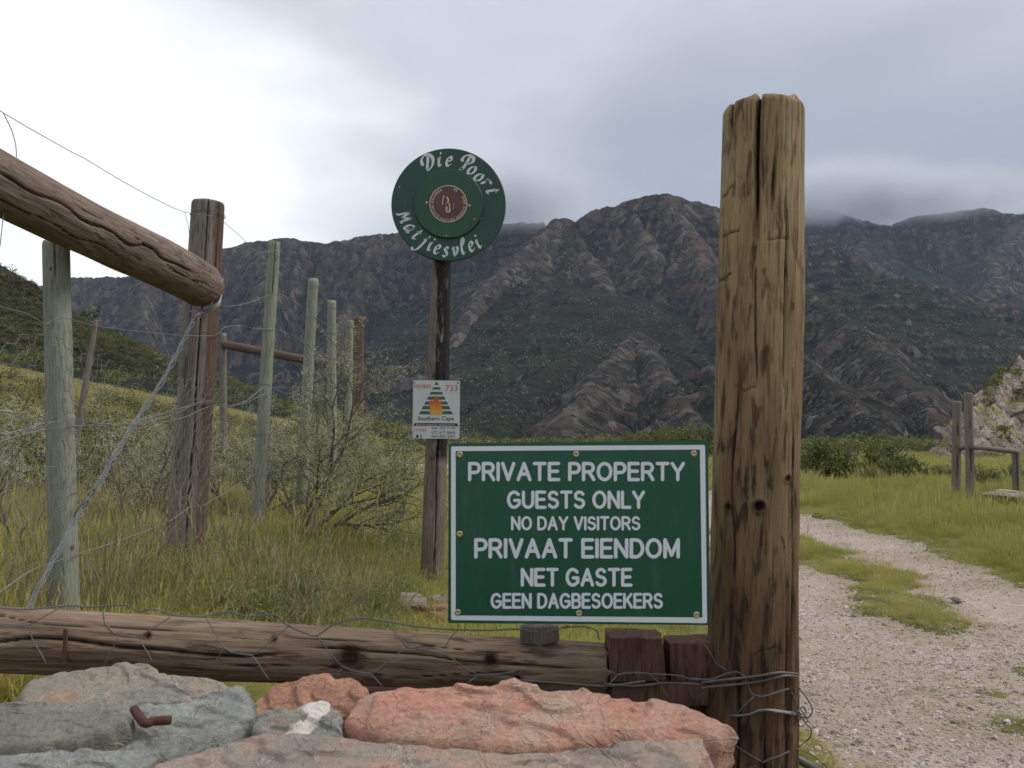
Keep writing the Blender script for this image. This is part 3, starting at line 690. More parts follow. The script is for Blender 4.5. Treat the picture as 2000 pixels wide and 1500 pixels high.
o = log('brace_rail', at(437, 673, 12.55), at(702, 722, 10.98), 0.062, 0.055, M_brace, 28, 80, seed=37, rough=.05); tag(o, 'dark brown horizontal rail between two far posts behind the fence', 'rail')
# big strainer post and the slanting log
strainer = gpost(407, 396, 358, 1128, 0.122, 0.100, M_strainer, name='strainer_post', nt=90, ns=260, seed=41, rough=0.03, fibre=.02,
    cracks=[(2, 0.02, 1.0, 0.035, 0.14, 0.06), (-40, .3, .8, .02, .06, .1), (40, .75, 1, .03, .1, .05), (70, .3, .5, .03, .08, .05)], knots=[(30, .5, .012, .08)])
tag(strainer, 'big fence strainer post, grey on its left and red-brown on its right', 'post')
rail = log('slanting_rail', at(-190, 252, 2.30), at(402, 566, 5.02), 0.098, 0.133, M_rail, 120, 420, seed=45, rough=0.045, fibre=.014, bend=0.012, end_r=(1, 0.72), dome=1.2,
    cracks=[(-16, 0.05, 0.78, 0.035, 0.14, 0.18), (-30, .3, .6, .02, .06, .1), (22, .1, .5, .02, .06, .12), (-5, .55, .9, .02, .07, .12)])
tag(rail, 'heavy grey-brown log slanting from the upper left onto the strainer post', 'rail')
b = MB(); b.tube([at(402, 551, 4.86), at(412, 556, 4.86), at(430, 552, 4.88), at(436, 546, 4.92)], 0.006, 6); child(b, 'nail', M_wire, rail)
o = log('dead_pole', at(118, 1046, 9.0) , at(188, 626, 9.0), 0.055, 0.022, M_far_post, 16, 40, seed=47, rough=.1); tag(o, 'broken dead pole leaning in the brush behind the left green pole', 'pole')

# ---- wires of the game fence
fence = empty('fence_wires', (-1.9, 5.0, 0.5))
tag(fence, 'galvanised fence wires and loose netting strung along the game fence posts', 'fence')
def wire(px, r=0.0017, mat=None, x0=1.80, name='wire', parent=fence, k=5):
    b = MB(); b.tube(catmull([fen(u, v, x0) for u, v in px], k), r, 5); return child(b, name, mat or M_wire, parent)
def strand(px, turns=14, r=0.0016, tw=0.004, x0=1.80, name='wire', mat=None, n=2, parent=fence):
    C = [Vector(p) for p in catmull([fen(u, v, x0) for u, v in px], 8)]; b = MB(); m = len(C)
    for s_ in range(n):
        pts = []
        for i in range(m * 3):
            q = i / (m * 3 - 1) * (m - 1); j = min(int(q), m - 2); f_ = q - j; p = C[j].lerp(C[j + 1], f_)
            d = (C[j + 1] - C[j]).normalized(); u_ = d.orthogonal().normalized(); w_ = d.cross(u_)
            a = 2 * math.pi * (turns * i / (m * 3) + s_ / n); pts.append(p + (u_ * math.cos(a) + w_ * math.sin(a)) * tw * (1 + .3 * math.sin(i * .37)))
        b.tube(pts, r, 4)
    return child(b, name, mat or M_wire, parent)
wire([(-60, 178), (6, 220), (60, 252), (140, 297), (166, 310), (250, 360), (330, 402), (362, 414), (400, 420), (440, 424)], x0=1.83)
wire([(438, 434), (470, 462), (505, 492), (548, 490), (580, 528), (615, 558), (650, 600), (684, 640)])
wire([(-60, 362), (0, 389), (60, 410), (130, 440), (200, 462), (300, 502), (362, 533)], 0.0022, x0=1.66)
wire([(-60, 588), (0, 599), (50, 612), (88, 632), (105, 624), (135, 622), (160, 630), (220, 641), (330, 653), (395, 656), (425, 653), (438, 640), (470, 636), (500, 642), (545, 645), (600, 668), (650, 690)], 0.002)
wire([(425, 596), (450, 598), (490, 590), (540, 574), (580, 592), (620, 622), (660, 648)], 0.002)
strand([(-60, 868), (0, 850), (80, 835), (140, 818), (200, 828), (260, 825), (345, 800), (410, 783), (440, 795), (480, 783), (522, 755), (560, 768), (640, 775)], 12)
wire([(-60, 880), (0, 862), (60, 845), (140, 832), (250, 830), (350, 818), (415, 792), (470, 790), (525, 765)], 0.0022)
wire([(-60, 858), (20, 846), (90, 826), (150, 822), (240, 831), (330, 812), (400, 780)], 0.0018)
wire([(-60, 1180), (0, 1156), (60, 1115), (130, 1090), (250, 1050), (330, 1018), (372, 990), (396, 987), (440, 962), (500, 925)], 0.0022)
wire([(6, 220), (24, 258), (32, 296), (28, 330), (10, 400), (0, 480)], 0.0016, x0=1.66)
wire([(361, 414), (368, 445), (370, 480), (362, 535), (350, 590)], 0.0014)
def wrap(o_axis, v_list, rad, mat, parent):          # wire wound round a vertical pole
    for (u, v, w_) in v_list:
        b = MB(); Yd = FX * F / (1000 - u); c = at(u, v, Yd); pts = []
        for k in range(25):
            a = 2 * math.pi * k / 24 + .3; pts.append(c + Vector((math.cos(a) * w_, math.sin(a) * w_, 0.006 * math.sin(a * 2 + u))))
        b.tube(pts, 0.0022, 5); child(b, 'wire_tie', mat, parent)
wrap(None, [(113, 627, .060), (118, 832, .062), (124, 920, .063), (406, 420, .106), (386, 655, .114), (378, 790, .118), (366, 988, .124), (400, 572, .110)], 0, M_darkwire, fence)
b = MB()
wrap(None, [(532, 500, .051), (527, 575, .051), (521, 645, .052), (514, 752, .053), (508, 850, .053)] + [(610, v, .054) for v in (560, 622, 675)] + [(648, v, .05) for v in (602, 652, 702, 765)] + [(684, v, .044) for v in (640, 680, 735)], 0, M_darkwire, fence)
# bracing cable: several strands twisted, from under the slanting log to the ground at lower left
brc = empty('brace_cable', fen(375, 640, 1.78)); tag(brc, 'twisted steel brace cable running from the strainer post down to lower left', 'cable')
bp = [(425, 575), (400, 605), (380, 622), (362, 655), (345, 690), (315, 745), (275, 805), (235, 868), (185, 955), (150, 1010), (105, 1090), (60, 1175), (30, 1230)]
strand(bp, 16, 0.0019, 0.006, 1.74, 'cable_strand', M_cable, 3, brc)
strand([(u + 2, v + 2) for u, v in bp], 9, 0.0018, 0.007, 1.74, 'cable_strand', M_cable, 2, brc)
for (cu, cv, rw) in ((404, 596, .03), (396, 604, .028), (381, 622, .016), (180, 962, .014), (166, 985, .014)):
    c = fen(cu, cv, 1.74); pts = [c + Vector((math.cos(a) * rw, math.sin(a) * rw * .8, math.sin(a) * rw * .8 + math.cos(a) * rw * .5)) for a in np.linspace(0, 6.3, 20)]
    b = MB(); b.tube(pts, 0.0035, 5); child(b, 'cable_tie', M_darkwire, brc)
b = MB()
for k in range(3):
    b.tube(catmull([at(372 + k * 2, 608 + 5 * k, 4.98), at(395, 606 + 4 * k, 4.85), at(425, 592 + 3 * k, 4.87), at(433, 565 + 5 * k, 4.95), at(431, 540 + 3 * k, 5.05)], 6), 0.004, 5)
child(b, 'cable_loop', M_wire, brc)
# hexagonal netting hanging on the fence
b = MB(); hs = 0.042
for iy_ in range(0, 56):
    for iz_ in range(0, 17):
        cy_ = 3.05 + iy_ * hs * 1.5; cz_ = 0.40 + (iz_ + 0.5 * (iy_ % 2)) * hs * 1.75
        def hp(k):
            a = math.pi / 3 * k; y_ = cy_ + hs * math.cos(a); z_ = cz_ + hs * math.sin(a)
            return Vector((-1.80 + 0.045 * vn(np.array([y_ * 2.3]), np.array([z_ * 2.3]), seed=3)[0] + .015 * vn(np.array([y_ * 9.]), np.array([z_ * 9.]), seed=4)[0],
                           y_ + .03 * vn(np.array([y_ * 4.]), np.array([z_ * 4.]), seed=5)[0], z_ + .035 * vn(np.array([y_ * 3.]), np.array([z_ * 3.]), seed=6)[0] - .05 * vn(np.array([y_ * 1.2]), np.array([0.5]), seed=8)[0]))
        P_ = [hp(k) for k in (0, 1, 2, 3)]
        for k in range(3): b.tube([P_[k], P_[k + 1]], 0.0012 if k != 1 else 0.0018, 3, cap=False)
child(b, 'netting', M_hexwire, fence)['kind'] = 'stuff'

# ------------------------------------------------------------------ lettering
FONT = None
def ar(cx, cy, rx, ry, a0, a1, n=12):
    return [(cx + rx * math.cos(R(a0 + (a1 - a0) * i / n)), cy + ry * math.sin(R(a0 + (a1 - a0) * i / n))) for i in range(n + 1)]
def caps_words(s, u0, u1, v0, v1, y, mat, parent, sw=.175, gap=.30):
    wd = s.split(' '); ln = [sum(CAPS[c][0] + gap for c in w_) - gap for w_ in wd]; sp = .16 + 2 * gap; tot = sum(ln) + sp * (len(wd) - 1)
    half = (v1 - v0) * sw / 2; k = (u1 - u0 - 2 * half * 1) / tot; x = u0
    for w_, l_ in zip(wd, ln):
        caps_line(w_, x, x + l_ * k + 2 * half, v0, v1, y, mat, parent, sw, gap); x += (l_ + sp) * k
CAPS = {                               # centre lines of plain capitals, height 1
 'A': (.78, [[(0, 0), (.39, 1), (.78, 0)], [(.14, .34), (.64, .34)]]),
 'B': (.66, [[(0, 0), (0, 1), (.36, 1)] + ar(.36, .76, .26, .24, 90, -90) + [(0, .52)], [(.36, .52)] + ar(.38, .26, .28, .26, 90, -90) + [(0, 0)]]),
 'D': (.72, [[(0, 0), (0, 1), (.28, 1)] + ar(.28, .5, .44, .5, 90, -90, 18) + [(0, 0)]]),
 'E': (.60, [[(.60, 1), (0, 1), (0, 0), (.62, 0)], [(0, .52), (.54, .52)]]),
 'G': (.82, [ar(.42, .5, .42, .5, 42, 318, 22) + [(.80, .18), (.80, .46), (.46, .46)]]),
 'I': (.0, [[(0, 0), (0, 1)]]),
 'K': (.66, [[(0, 0), (0, 1)], [(.62, 1), (.02, .38)], [(.24, .60), (.68, 0)]]),
 'L': (.54, [[(0, 1), (0, 0), (.56, 0)]]),
 'M': (.84, [[(0, 0), (0, 1), (.42, .10), (.84, 1), (.84, 0)]]),
 'N': (.70, [[(0, 0), (0, 1), (.70, 0), (.70, 1)]]),
 'O': (.84, [ar(.42, .5, .42, .5, 0, 360, 32)]),
 'P': (.62, [[(0, 0), (0, 1), (.36, 1)] + ar(.36, .72, .28, .28, 90, -90) + [(0, .44)]]),
 'R': (.68, [[(0, 0), (0, 1), (.38, 1)] + ar(.38, .74, .27, .26, 90, -90) + [(0, .48)], [(.34, .48), (.48, .32), (.68, 0)]]),
 'S': (.66, [ar(.33, .755, .29, .245, 25, 230, 12) + [(.33, .52)] + ar(.33, .26, .32, .26, 55, -155, 14)]),
 'T': (.70, [[(0, 1), (.70, 1)], [(.35, 1), (.35, 0)]]),
 'U': (.70, [[(0, 1), (0, .34)] + ar(.35, .34, .35, .34, 180, 360, 14) + [(.70, 1)]]),
 'V': (.74, [[(0, 1), (.37, 0), (.74, 1)]]),
 'Y': (.74, [[(0, 1), (.37, .46), (.74, 1)], [(.37, .46), (.37, 0)]]),
}
def caps_line(s, u0, u1, v0, v1, y, mat, parent, sw=.175, gap=.30):
    H_ = v1 - v0; x = 0; put = []
    for ch in s:
        if ch == ' ': x += .16 + gap; continue
        w_, st = CAPS[ch]; put.append((x, st)); x += w_ + gap
    tot = x - gap; ch_ = H_ * (1 - sw); half = H_ * sw / 2; sx_ = (u1 - u0 - 2 * half) / max(tot, 1e-6)
    b = MB(); k = 0
    def P3(px_, pz_):
        return at(px_, pz_, y - k * 4e-6)
    for x0_, st in put:
        for line in st:
            Q = [(u0 + half + (x0_ + a) * sx_, v1 - half - c * ch_) for a, c in line]
            for i in range(len(Q) - 1):
                (ax_, ay_), (bx_, by_) = Q[i], Q[i + 1]; dx, dy = bx_ - ax_, by_ - ay_; L_ = math.hypot(dx, dy) or 1e-6; nx, ny = -dy / L_ * half, dx / L_ * half; k += 1
                b.add([P3(ax_ + nx, ay_ + ny), P3(bx_ + nx, by_ + ny), P3(bx_ - nx, by_ - ny), P3(ax_ - nx, ay_ - ny)], [(0, 1, 2, 3)])
            for i, (ax_, ay_) in enumerate(Q):
                smooth_ = 0 < i < len(Q) - 1 and math.hypot(Q[i][0] - Q[i - 1][0], Q[i][1] - Q[i - 1][1]) < half * 1.5 and math.hypot(Q[i][0] - Q[i + 1][0], Q[i][1] - Q[i + 1][1]) < half * 1.5
                k += 1; n_ = 8 if smooth_ else 14; rr_ = half * (.98 if smooth_ else 1)
                b.add([P3(ax_ + rr_ * math.cos(a), ay_ + rr_ * math.sin(a)) for a in np.linspace(0, 2 * math.pi, n_, endpoint=False)], [tuple(range(n_))])
    o = child(b, 'lettering', mat, parent, False); return o
def text_part(s, parent_place, x0, x1, z0, z1, mat, parent, bold=0.0, name='lettering', depth=0.0008, bolder_x=0.0):
    """flat lettering that fills the box x0..x1, z0..z1 of a board; parent_place maps (x, z) on the board to the world"""
    cu = bpy.data.curves.new(name, 'FONT'); cu.body = s; cu.size = 1.0; cu.offset = bold; cu.space_character = 1.0 + bold * 1.2
    if FONT: cu.font = FONT
    cu.resolution_u = 4; cu.extrude = 0.0
    ob = bpy.data.objects.new('tmp_text', cu); COL.objects.link(ob)
    bpy.context.view_layer.update()
    me = bpy.data.meshes.new_from_object(ob.evaluated_get(bpy.context.evaluated_depsgraph_get()))
    bpy.data.objects.remove(ob); bpy.data.curves.remove(cu)
    v = np.empty(len(me.vertices) * 3, np.float32); me.vertices.foreach_get('co', v); v = v.reshape(-1, 3)
    mn, mx_ = v.min(0), v.max(0); q = (v - mn) / np.maximum(mx_ - mn, 1e-6)
    for i, w in enumerate(me.vertices):
        w.co = parent_place(x0 + (x1 - x0) * q[i, 0], z0 + (z1 - z0) * q[i, 1], depth)
    me.materials.clear(); me.materials.append(mat); me.name = name; me.polygons.foreach_set('use_smooth', np.zeros(len(me.polygons), bool)); me.update()
    o = obj(name, me); o.parent = parent; o.matrix_parent_inverse = parent_inv(parent)
    return o
def sign_mat(name, c, rough=0.35, var=0.12, spec=0.5):
    m, t = new_mat(name); n_ = noise(t, vmap(t, geo_pos(t), (1, 1, .35)), 9, 7, 0.7)
    dust = mrange(t, noise(t, vmap(t, geo_pos(t), (1, 1, .25), (3, 1, 2)), 30, 6, .7), .54, .74, 0, .10)
    finish(t, mixc(t, dust, mixc(t, mrange(t, n_, 0.3, 0.7), tuple(x * (1 - var) for x in c), tuple(min(1, x * (1 + var)) for x in c)), (0.30, 0.27, 0.21)), rough, noise(t, geo_pos(t), 4, 2), 0.01, 0.15, spec=spec)
    return m
M_sgreen = sign_mat('notice_green', (0.005, 0.078, 0.043), 0.28)
M_swhite = sign_mat('notice_white', (0.66, 0.71, 0.76), 0.4, .03)
M_sback = sign_mat('notice_board_edge', (0.42, 0.38, 0.30), 0.6)
M_dgreen = sign_mat('disc_green', (0.007, 0.052, 0.036), 0.45)
M_dgreen2 = sign_mat('disc_green_inner', (0.008, 0.060, 0.034), 0.5)
M_dwhite = sign_mat('disc_white', (0.56, 0.62, 0.62), 0.5, .05)
M_brown = sign_mat('plaque_brown', (0.085, 0.030, 0.022), 0.4)
M_cream = sign_mat('plaque_cream', (0.52, 0.42, 0.32), 0.4, .05)
M_mwhite = sign_mat('plate_white', (0.50, 0.52, 0.53), 0.4, .04)
M_mgreen = sign_mat('plate_green', (0.020, 0.10, 0.060), 0.4, .05)
M_mred = sign_mat('plate_red', (0.45, 0.055, 0.06), 0.4, .05)
M_mblack = sign_mat('plate_black', (0.012, 0.014, 0.02), 0.4, .05)
M_screwg = sign_mat('screw_green', (0.16, 0.26, 0.20), 0.5)

def board(corners, Yc):                # pixel corners tl, tr, br, bl at a distance -> local frame
    c = [at(u, v, y) for (u, v), y in zip(corners, Yc)]
    return c
# ---- the big green notice
n_tl, n_tr, n_br, n_bl = at(876, 866, 1.925), at(1383, 860, 1.925), at(1387, 1221, 1.925), at(875, 1217, 1.925)
def nplace(x, z, d=0.0):               # x, z in photograph pixels of the notice
    p = at(x, z, 1.925 - d); return p
notice = empty('notice_board', at(1130, 1220, 1.93))
tag(notice, 'green rectangular notice with white border reading PRIVATE PROPERTY GUESTS ONLY', 'sign')
def rounded(pts, r, n=5):
    out = []; m = len(pts)
    for i in range(m):
        p = Vector(pts[i]); a = (Vector(pts[i - 1]) - p).normalized(); c = (Vector(pts[(i + 1) % m]) - p).normalized()
        for k in range(n + 1):
            q = k / n; out.append(p + a * r * (1 - q) ** 2 + c * r * q ** 2)
    return out
def plate(name, outline, y0, y1, mat, parent):     # outline in world x,z (clockwise seen from the camera), between y0 (front) and y1
    n = len(outline); b = MB()
    vs = [(p[0], y0, p[1]) for p in outline] + [(p[0], y1, p[1]) for p in outline]
    fs = [tuple(range(n - 1, -1, -1)), tuple(range(n, 2 * n))] + [(i, (i + 1) % n, n + (i + 1) % n, n + i) for i in range(n)]
    b.add(vs, fs); return child(b, name, mat, parent, False)
def ring2(pts_out, pts_in, y, mat, name, parent):
    n = len(pts_out); b = MB(); b.add([(p[0], y, p[1]) for p in pts_out] + [(p[0], y, p[1]) for p in pts_in], [(i, i + n, (i + 1) % n + n, (i + 1) % n) for i in range(n)])
    return child(b, name, mat, parent, False)
cor = [(p.x, p.z) for p in (n_tl, n_tr, n_br, n_bl)]
plate('panel', [tuple(p) for p in rounded([Vector((a, c_, 0)) for a, c_ in cor], 0.006)], 1.925, 1.9265, M_sgreen, notice)
plate('backing', [tuple(p) for p in rounded([Vector((a, c_, 0)) for a, c_ in cor], 0.006)], 1.9266, 1.934, M_sback, notice)
o_ = [at(u, v, 1.9244) for u, v in ((881, 872), (1377, 869), (1381, 1217), (881, 1211))]
i_ = [at(u, v, 1.9244) for u, v in ((890, 881), (1367, 878), (1372, 1206), (890, 1202))]
o_ = rounded([Vector((p.x, p.z, 0)) for p in o_], 0.004); i_ = rounded([Vector((p.x, p.z, 0)) for p in i_], 0.002)
ring2([tuple(p) for p in o_], [tuple(p) for p in i_], 1.9242, M_swhite, 'border', notice)
for s_, u0, u1, v0, v1, bd_ in (('PRIVATE PROPERTY', 914, 1338, 902, 940, .026), ('GUESTS ONLY', 990, 1260, 958, 994, .026), ('NO DAY VISITORS', 998, 1251, 1008, 1036, .024),
        ('PRIVAAT EIENDOM', 926, 1328, 1051, 1091, .026), ('NET GASTE', 1017, 1235, 1109, 1146, .026), ('GEEN DAGBESOEKERS', 958, 1295, 1158, 1189, .024)):
    caps_words(s_, u0, u1, v0, v1, 1.9240, M_swhite, notice)
for u, v in ((898, 888), (1125, 887), (1355, 886), (898, 1043), (894, 1196), (1131, 1198), (1360, 1201)):
    b = MB(); c = at(u, v, 1.924); rr_ = 0.0072
    prof = [(rr_, 0.0), (rr_ * .96, -.0012), (rr_ * .7, -.0020), (rr_ * .42, -.0021), (rr_ * .34, -.0004), (0.0001, -.0002)]
    vs = [(c.x + a * math.cos(q), c.y + h_, c.z + a * math.sin(q)) for a, h_ in prof for q in np.linspace(0, 2 * math.pi, 20, endpoint=False)]
    fs = [(i * 20 + k, (i + 1) * 20 + k, (i + 1) * 20 + (k + 1) % 20, i * 20 + (k + 1) % 20) for i in range(len(prof) - 1) for k in range(20)]
    b.add(vs, fs); child(b, 'screw', M_brass, notice)

# ---- round sign (painted cable drum end) on its pole
SY = 6.2
pole = log('sign_pole', at(843, 1122, 6.32) + Vector((0, 0, -0.25)), at(863, 500, 6.32), 0.088, 0.072, M_pole, 80, 240, seed=61, rough=.03, fibre=.02,
    cracks=[(8, 0.0, .52, .06, .22, .08), (-14, .5, .92, .03, .1, .1), (30, .6, .95, .03, .1, .1)])
tag(pole, 'sign pole with flaking black paint above and grey split wood below', 'pole')
disc = empty('round_sign', at(876, 399, SY)); tag(disc, 'large round dark green sign with white script lettering on a pole', 'sign')
dc = at(876, 399, SY); PXW = SY / F
def lathe(name, prof, c, mat, parent, n=96):       # prof: (radius, y offset)
    b = MB(); vs = [(c.x + a * math.cos(q), c.y + h_, c.z + a * math.sin(q)) for a, h_ in prof for q in np.linspace(0, 2 * math.pi, n, endpoint=False)]
    fs = [(i * n + k, (i + 1) * n + k, (i + 1) * n + (k + 1) % n, i * n + (k + 1) % n) for i in range(len(prof) - 1) for k in range(n)]
    b.add(vs, fs); return child(b, name, mat, parent, False)
rd = 114 * PXW
lathe('outer_disc', [(0.001, .045), (rd - .004, .045), (rd, .041), (rd, .004), (rd - .004, 0), (0.05, 0)], dc, M_dgreen, disc)
rd2 = 69 * PXW; dc2 = dc + Vector((0.002, -.0005, -.001))
lathe('inner_disc', [(rd2, .0), (rd2, -.016), (rd2 - .004, -.020), (0.001, -.020)], dc2, M_dgreen2, disc)
rp = 37.5 * PXW; dc3 = dc + Vector((0.0, -.0206, -.003))
lathe('plaque_rim', [(rp, .0), (rp, -.004), (rp - .006, -.0045), (rp - .0065, -.003)], dc3, M_cream, disc)
plq = lathe('plaque', [(rp - .006, -.0030), (0.001, -.0030)], dc3, M_brown, disc)
for dx_, dz_ in ((-43, -5 + 7), (42, -4), (-98, 35), (52, -32), (64, -28), (-4, -65), (0, 67)):
    c = dc + Vector((dx_ * PXW, (-.021 if math.hypot(dx_, dz_) < 67 else -.001), dz_ * PXW)); rr_ = .0075
    lathe('screw', [(rr_, 0), (rr_ * .8, -.003), (.0005, -.004)], c, M_screwg if abs(dx_) > 45 or abs(dz_) > 30 else M_dwhite, disc, 12)

def ribbon(b, P, w, place, nib=R(40), y=0.0, k=6):
    C = catmull(P, k); C = [np.array(c[:2]) for c in C]; m = len(C); vs = []
    nb = np.array([math.cos(nib), math.sin(nib)])
    for i in range(m):
        d = C[min(i + 1, m - 1)] - C[max(i - 1, 0)]; L = np.hypot(*d) or 1e-6; n_ = np.array([-d[1], d[0]]) / L
        hw = .5 * w * (.42 + .75 * abs(n_ @ nb)); q = i / (m - 1); hw *= min(1, .55 + 4 * min(q, 1 - q))
        vs += [place(*(C[i] + n_ * hw)), place(*(C[i] - n_ * hw))]
    b.add(vs, [(2 * i, 2 * i + 1, 2 * i + 3, 2 * i + 2) for i in range(m - 1)])
def dot(b, x, y, r_, place):
    vs = [place(x + r_ * math.cos(a) * .8, y + r_ * math.sin(a) * 1.1) for a in np.linspace(0, 2 * math.pi, 10, endpoint=False)]
    b.add(vs, [tuple(range(10))])
G = {
 'i': ([[(.0, .72), (.22, 1.0), (.14, .45), (.22, .04), (.48, .22)]], [(.36, 1.42)]),
 'e': ([[(.10, .48), (.42, .60), (.52, .86), (.34, 1.0), (.10, .72), (.04, .28), (.22, .0), (.56, .26)]], []),
 'o': ([[(.45, .98), (.16, .84), (.02, .38), (.16, .02), (.48, .16), (.62, .62), (.45, .98), (.30, .94)]], []),
 'D': ([[(.50, 1.62), (.42, .9), (.26, .02)], [(-.02, .62), (-.20, .78), (-.22, 1.25), (.10, 1.66), (.62, 1.68), (1.0, 1.25), (.92, .55), (.55, .08), (.22, .02)]], []),
 'P': ([[(.46, 1.60), (.36, .8), (.18, .05), (-.12, .02)], [(-.05, .85), (-.22, 1.05), (-.08, 1.5), (.36, 1.74), (.86, 1.60), (.92, 1.15), (.60, .82), (.36, .80)], [(-.15, .02), (.40, .06)]], []),
 'r': ([[(.0, .78), (.20, 1.0), (.16, .5), (.10, .0)], [(.14, .55), (.34, .92), (.58, .96), (.60, .80)]], []),
 't': ([[(.30, 1.36), (.18, .6), (.20, .06), (.50, .18)], [(.0, .90), (.50, 1.0)]], []),
 'M': ([[(-.05, .12), (.14, .06), (.26, .8), (.38, 1.6)], [(.38, 1.6), (.58, .9), (.70, .35)], [(.70, .35), (.95, 1.0), (1.2, 1.62)], [(1.2, 1.62), (1.12, .7), (1.16, .05), (1.42, .2)]], []),
 'a': ([[(.56, .86), (.34, 1.0), (.06, .62), (.08, .08), (.34, .12), (.60, .92)], [(.62, 1.0), (.54, .4), (.60, .04), (.82, .20)]], []),
 'j': ([[(.08, .80), (.30, 1.0), (.26, .3), (.12, -.45), (-.25, -.72), (-.45, -.5)]], [(.42, 1.42)]),
 's': ([[(.54, .86), (.36, 1.02), (.16, .82), (.34, .52), (.46, .22), (.24, -.02), (.0, .14)]], []),
 'v': ([[(.0, .80), (.16, 1.02), (.20, .5), (.26, .0)], [(.26, .0), (.54, .45), (.62, .85), (.46, 1.02)]], []),
 'l': ([[(.24, .85), (.50, 1.35), (.46, 1.74), (.28, 1.5), (.12, .7), (.16, .05), (.44, .18)]], []),
}
CR = 270 / 1500 * PXW
def glyph(ch, dx, dy, rot, size, w=.20):
    b = MB(); cs, sn = math.cos(rot), math.sin(rot); st, ds = G[ch]
    xs = [p[0] for q in st for p in q]; cxm = (min(xs) + max(xs)) / 2; cym = .5 if ch not in 'DPM' else .8
    if ch == 'l': cym = .8
    def place(x, y):
        x = x - cxm; y = y - cym; x = x * 1.0 + y * 0.05
        X_, Z_ = (x * cs - y * sn) * size, (x * sn + y * cs) * size
        return Vector((dc.x + dx * CR + X_, dc.y - 0.0012, dc.z - dy * CR + Z_))
    for q in st: ribbon(b, q, w, place)
    for (x, y) in ds: dot(b, x, y, .13, place)
    return child(b, 'letter', M_dwhite, disc, False)
XH = 104 * CR
def letter_y(dy): return dy
for ch, x, y, a in (('D', 520, 300, -8), ('i', 655, 285, -4), ('e', 760, 282, 4), ('P', 950, 302, 20), ('o', 1012, 382, 30), ('o', 1088, 462, 42), ('r', 1165, 525, 56), ('t', 1225, 620, 74)):
    glyph(ch, x - 755, y - 765, -R(a), XH * (1.0 if ch not in 'DP' else .98), .27 if ch not in 'DP' else .33)
for ch, x, y, a in (('M', 275, 905, -66), ('a', 330, 1040, -56), ('t', 400, 1115, -44), ('j', 450, 1180, -34), ('i', 555, 1238, -22), ('e', 635, 1270, -12), ('s', 725, 1298, -4), ('v', 830, 1298, 8), ('l', 918, 1240, 16), ('e', 1010, 1238, 24), ('i', 1088, 1208, 32)):
    glyph(ch, x - 755, y - 765, R(a), XH * (.98 if ch != 'M' else .86), .25)
# emblem and small lettering of the brown plaque
b = MB()
def pe(x, y): return Vector((dc.x + (x - 755) * CR, dc.y - .0252, dc.z - (y - 765) * CR))
for P_, w_ in (([(710, 672), (695, 720), (692, 785)], 9), ([(738, 690), (755, 730), (745, 775), (735, 800)], 16), ([(722, 775), (765, 765), (770, 800)], 12), ([(745, 770), (735, 830), (745, 862), (768, 855), (772, 800)], 15), ([(820, 765), (812, 830)], 7)):
    ribbon(b, P_, w_, pe, nib=R(10))
child(b, 'emblem', M_cream, disc, False)
def arc_text(s, a0, a1, rad, size, outward, cx_=757, cy_=775):
    cu = bpy.data.curves.new('lettering', 'FONT'); cu.body = s; cu.size = size; cu.offset = .0; cu.resolution_u = 2
    ob = bpy.data.objects.new('tmp_text', cu); COL.objects.link(ob); bpy.context.view_layer.update()
    me = bpy.data.meshes.new_from_object(ob.evaluated_get(bpy.context.evaluated_depsgraph_get())); bpy.data.objects.remove(ob)
    xs = [v.co.x for v in me.vertices]; x0, x1 = min(xs), max(xs)
    for v in me.vertices:
        q = (v.co.x - x0) / (x1 - x0); a = R(a0 + (a1 - a0) * q); h = v.co.y - size * .33
        rr_ = rad + (h if outward else -h)
        v.co = pe(cx_ + rr_ * math.sin(a), cy_ - rr_ * math.cos(a))
    me.materials.append(M_cream); o = obj('lettering', me); o.parent = disc; o.matrix_parent_inverse = parent_inv(disc)
arc_text('PRIVATE NATURE RESERVE', 268, 98, 178, 42, False)
b = MB()
for a in list(np.arange(-82, -24, 9)) + [22, 30, 62, 70, 78, 86]:
    q = R(a); c_, s_ = math.cos(q), math.sin(q)
    ribbon(b, [(757 + s_ * 165, 775 - c_ * 165), (757 + s_ * 178, 775 - c_ * 178), (757 + s_ * 192, 775 - c_ * 192)], 9 + (a % 5), pe, nib=q)
child(b, 'worn_marks', M_cream, disc, False)['kind'] = 'stuff'

# ---- member plate
plate_s = empty('member_plate', at(852, 858, 6.21)); tag(plate_s, 'small white fire protection member plate nailed to the sign pole', 'sign')
PY = 6.215
def mp(x, z, d=0.0):                   # pixel coordinates of the enlarged plate (1500 px for 140)
    return at(780 + x * 140 / 1500, 730 + z * 140 / 1500, PY - d)
cor = [mp(290, 132), mp(1270, 145), mp(1256, 1362), mp(272, 1355)]
plate('panel', [tuple(p) for p in rounded([Vector((p.x, p.z, 0)) for p in cor], 0.008)], PY, PY + .0015, M_mwhite, plate_s)
def quad(pts, mat, name, d=.0008):
    b = MB(); vs = [mp(x, z, d) for x, z in pts]; b.add(vs, [tuple(range(len(vs)))[::-1]]); return child(b, name, mat, plate_s, False)
ap, bl_, br_ = (780, 150), (408, 850), (1122, 850)
for z0_, z1_ in ((150, 235), (280, 330), (378, 435), (475, 542), (580, 645), (672, 745), (780, 850)):
    q0, q1 = (z0_ - 150) / 700, (z1_ - 150) / 700
    quad([(ap[0] + (bl_[0] - ap[0]) * q0 - .5, z0_), (ap[0] + (br_[0] - ap[0]) * q0 + .5, z0_), (ap[0] + (br_[0] - ap[0]) * q1, z1_), (ap[0] + (bl_[0] - ap[0]) * q1, z1_)], M_mgreen, 'stripe')
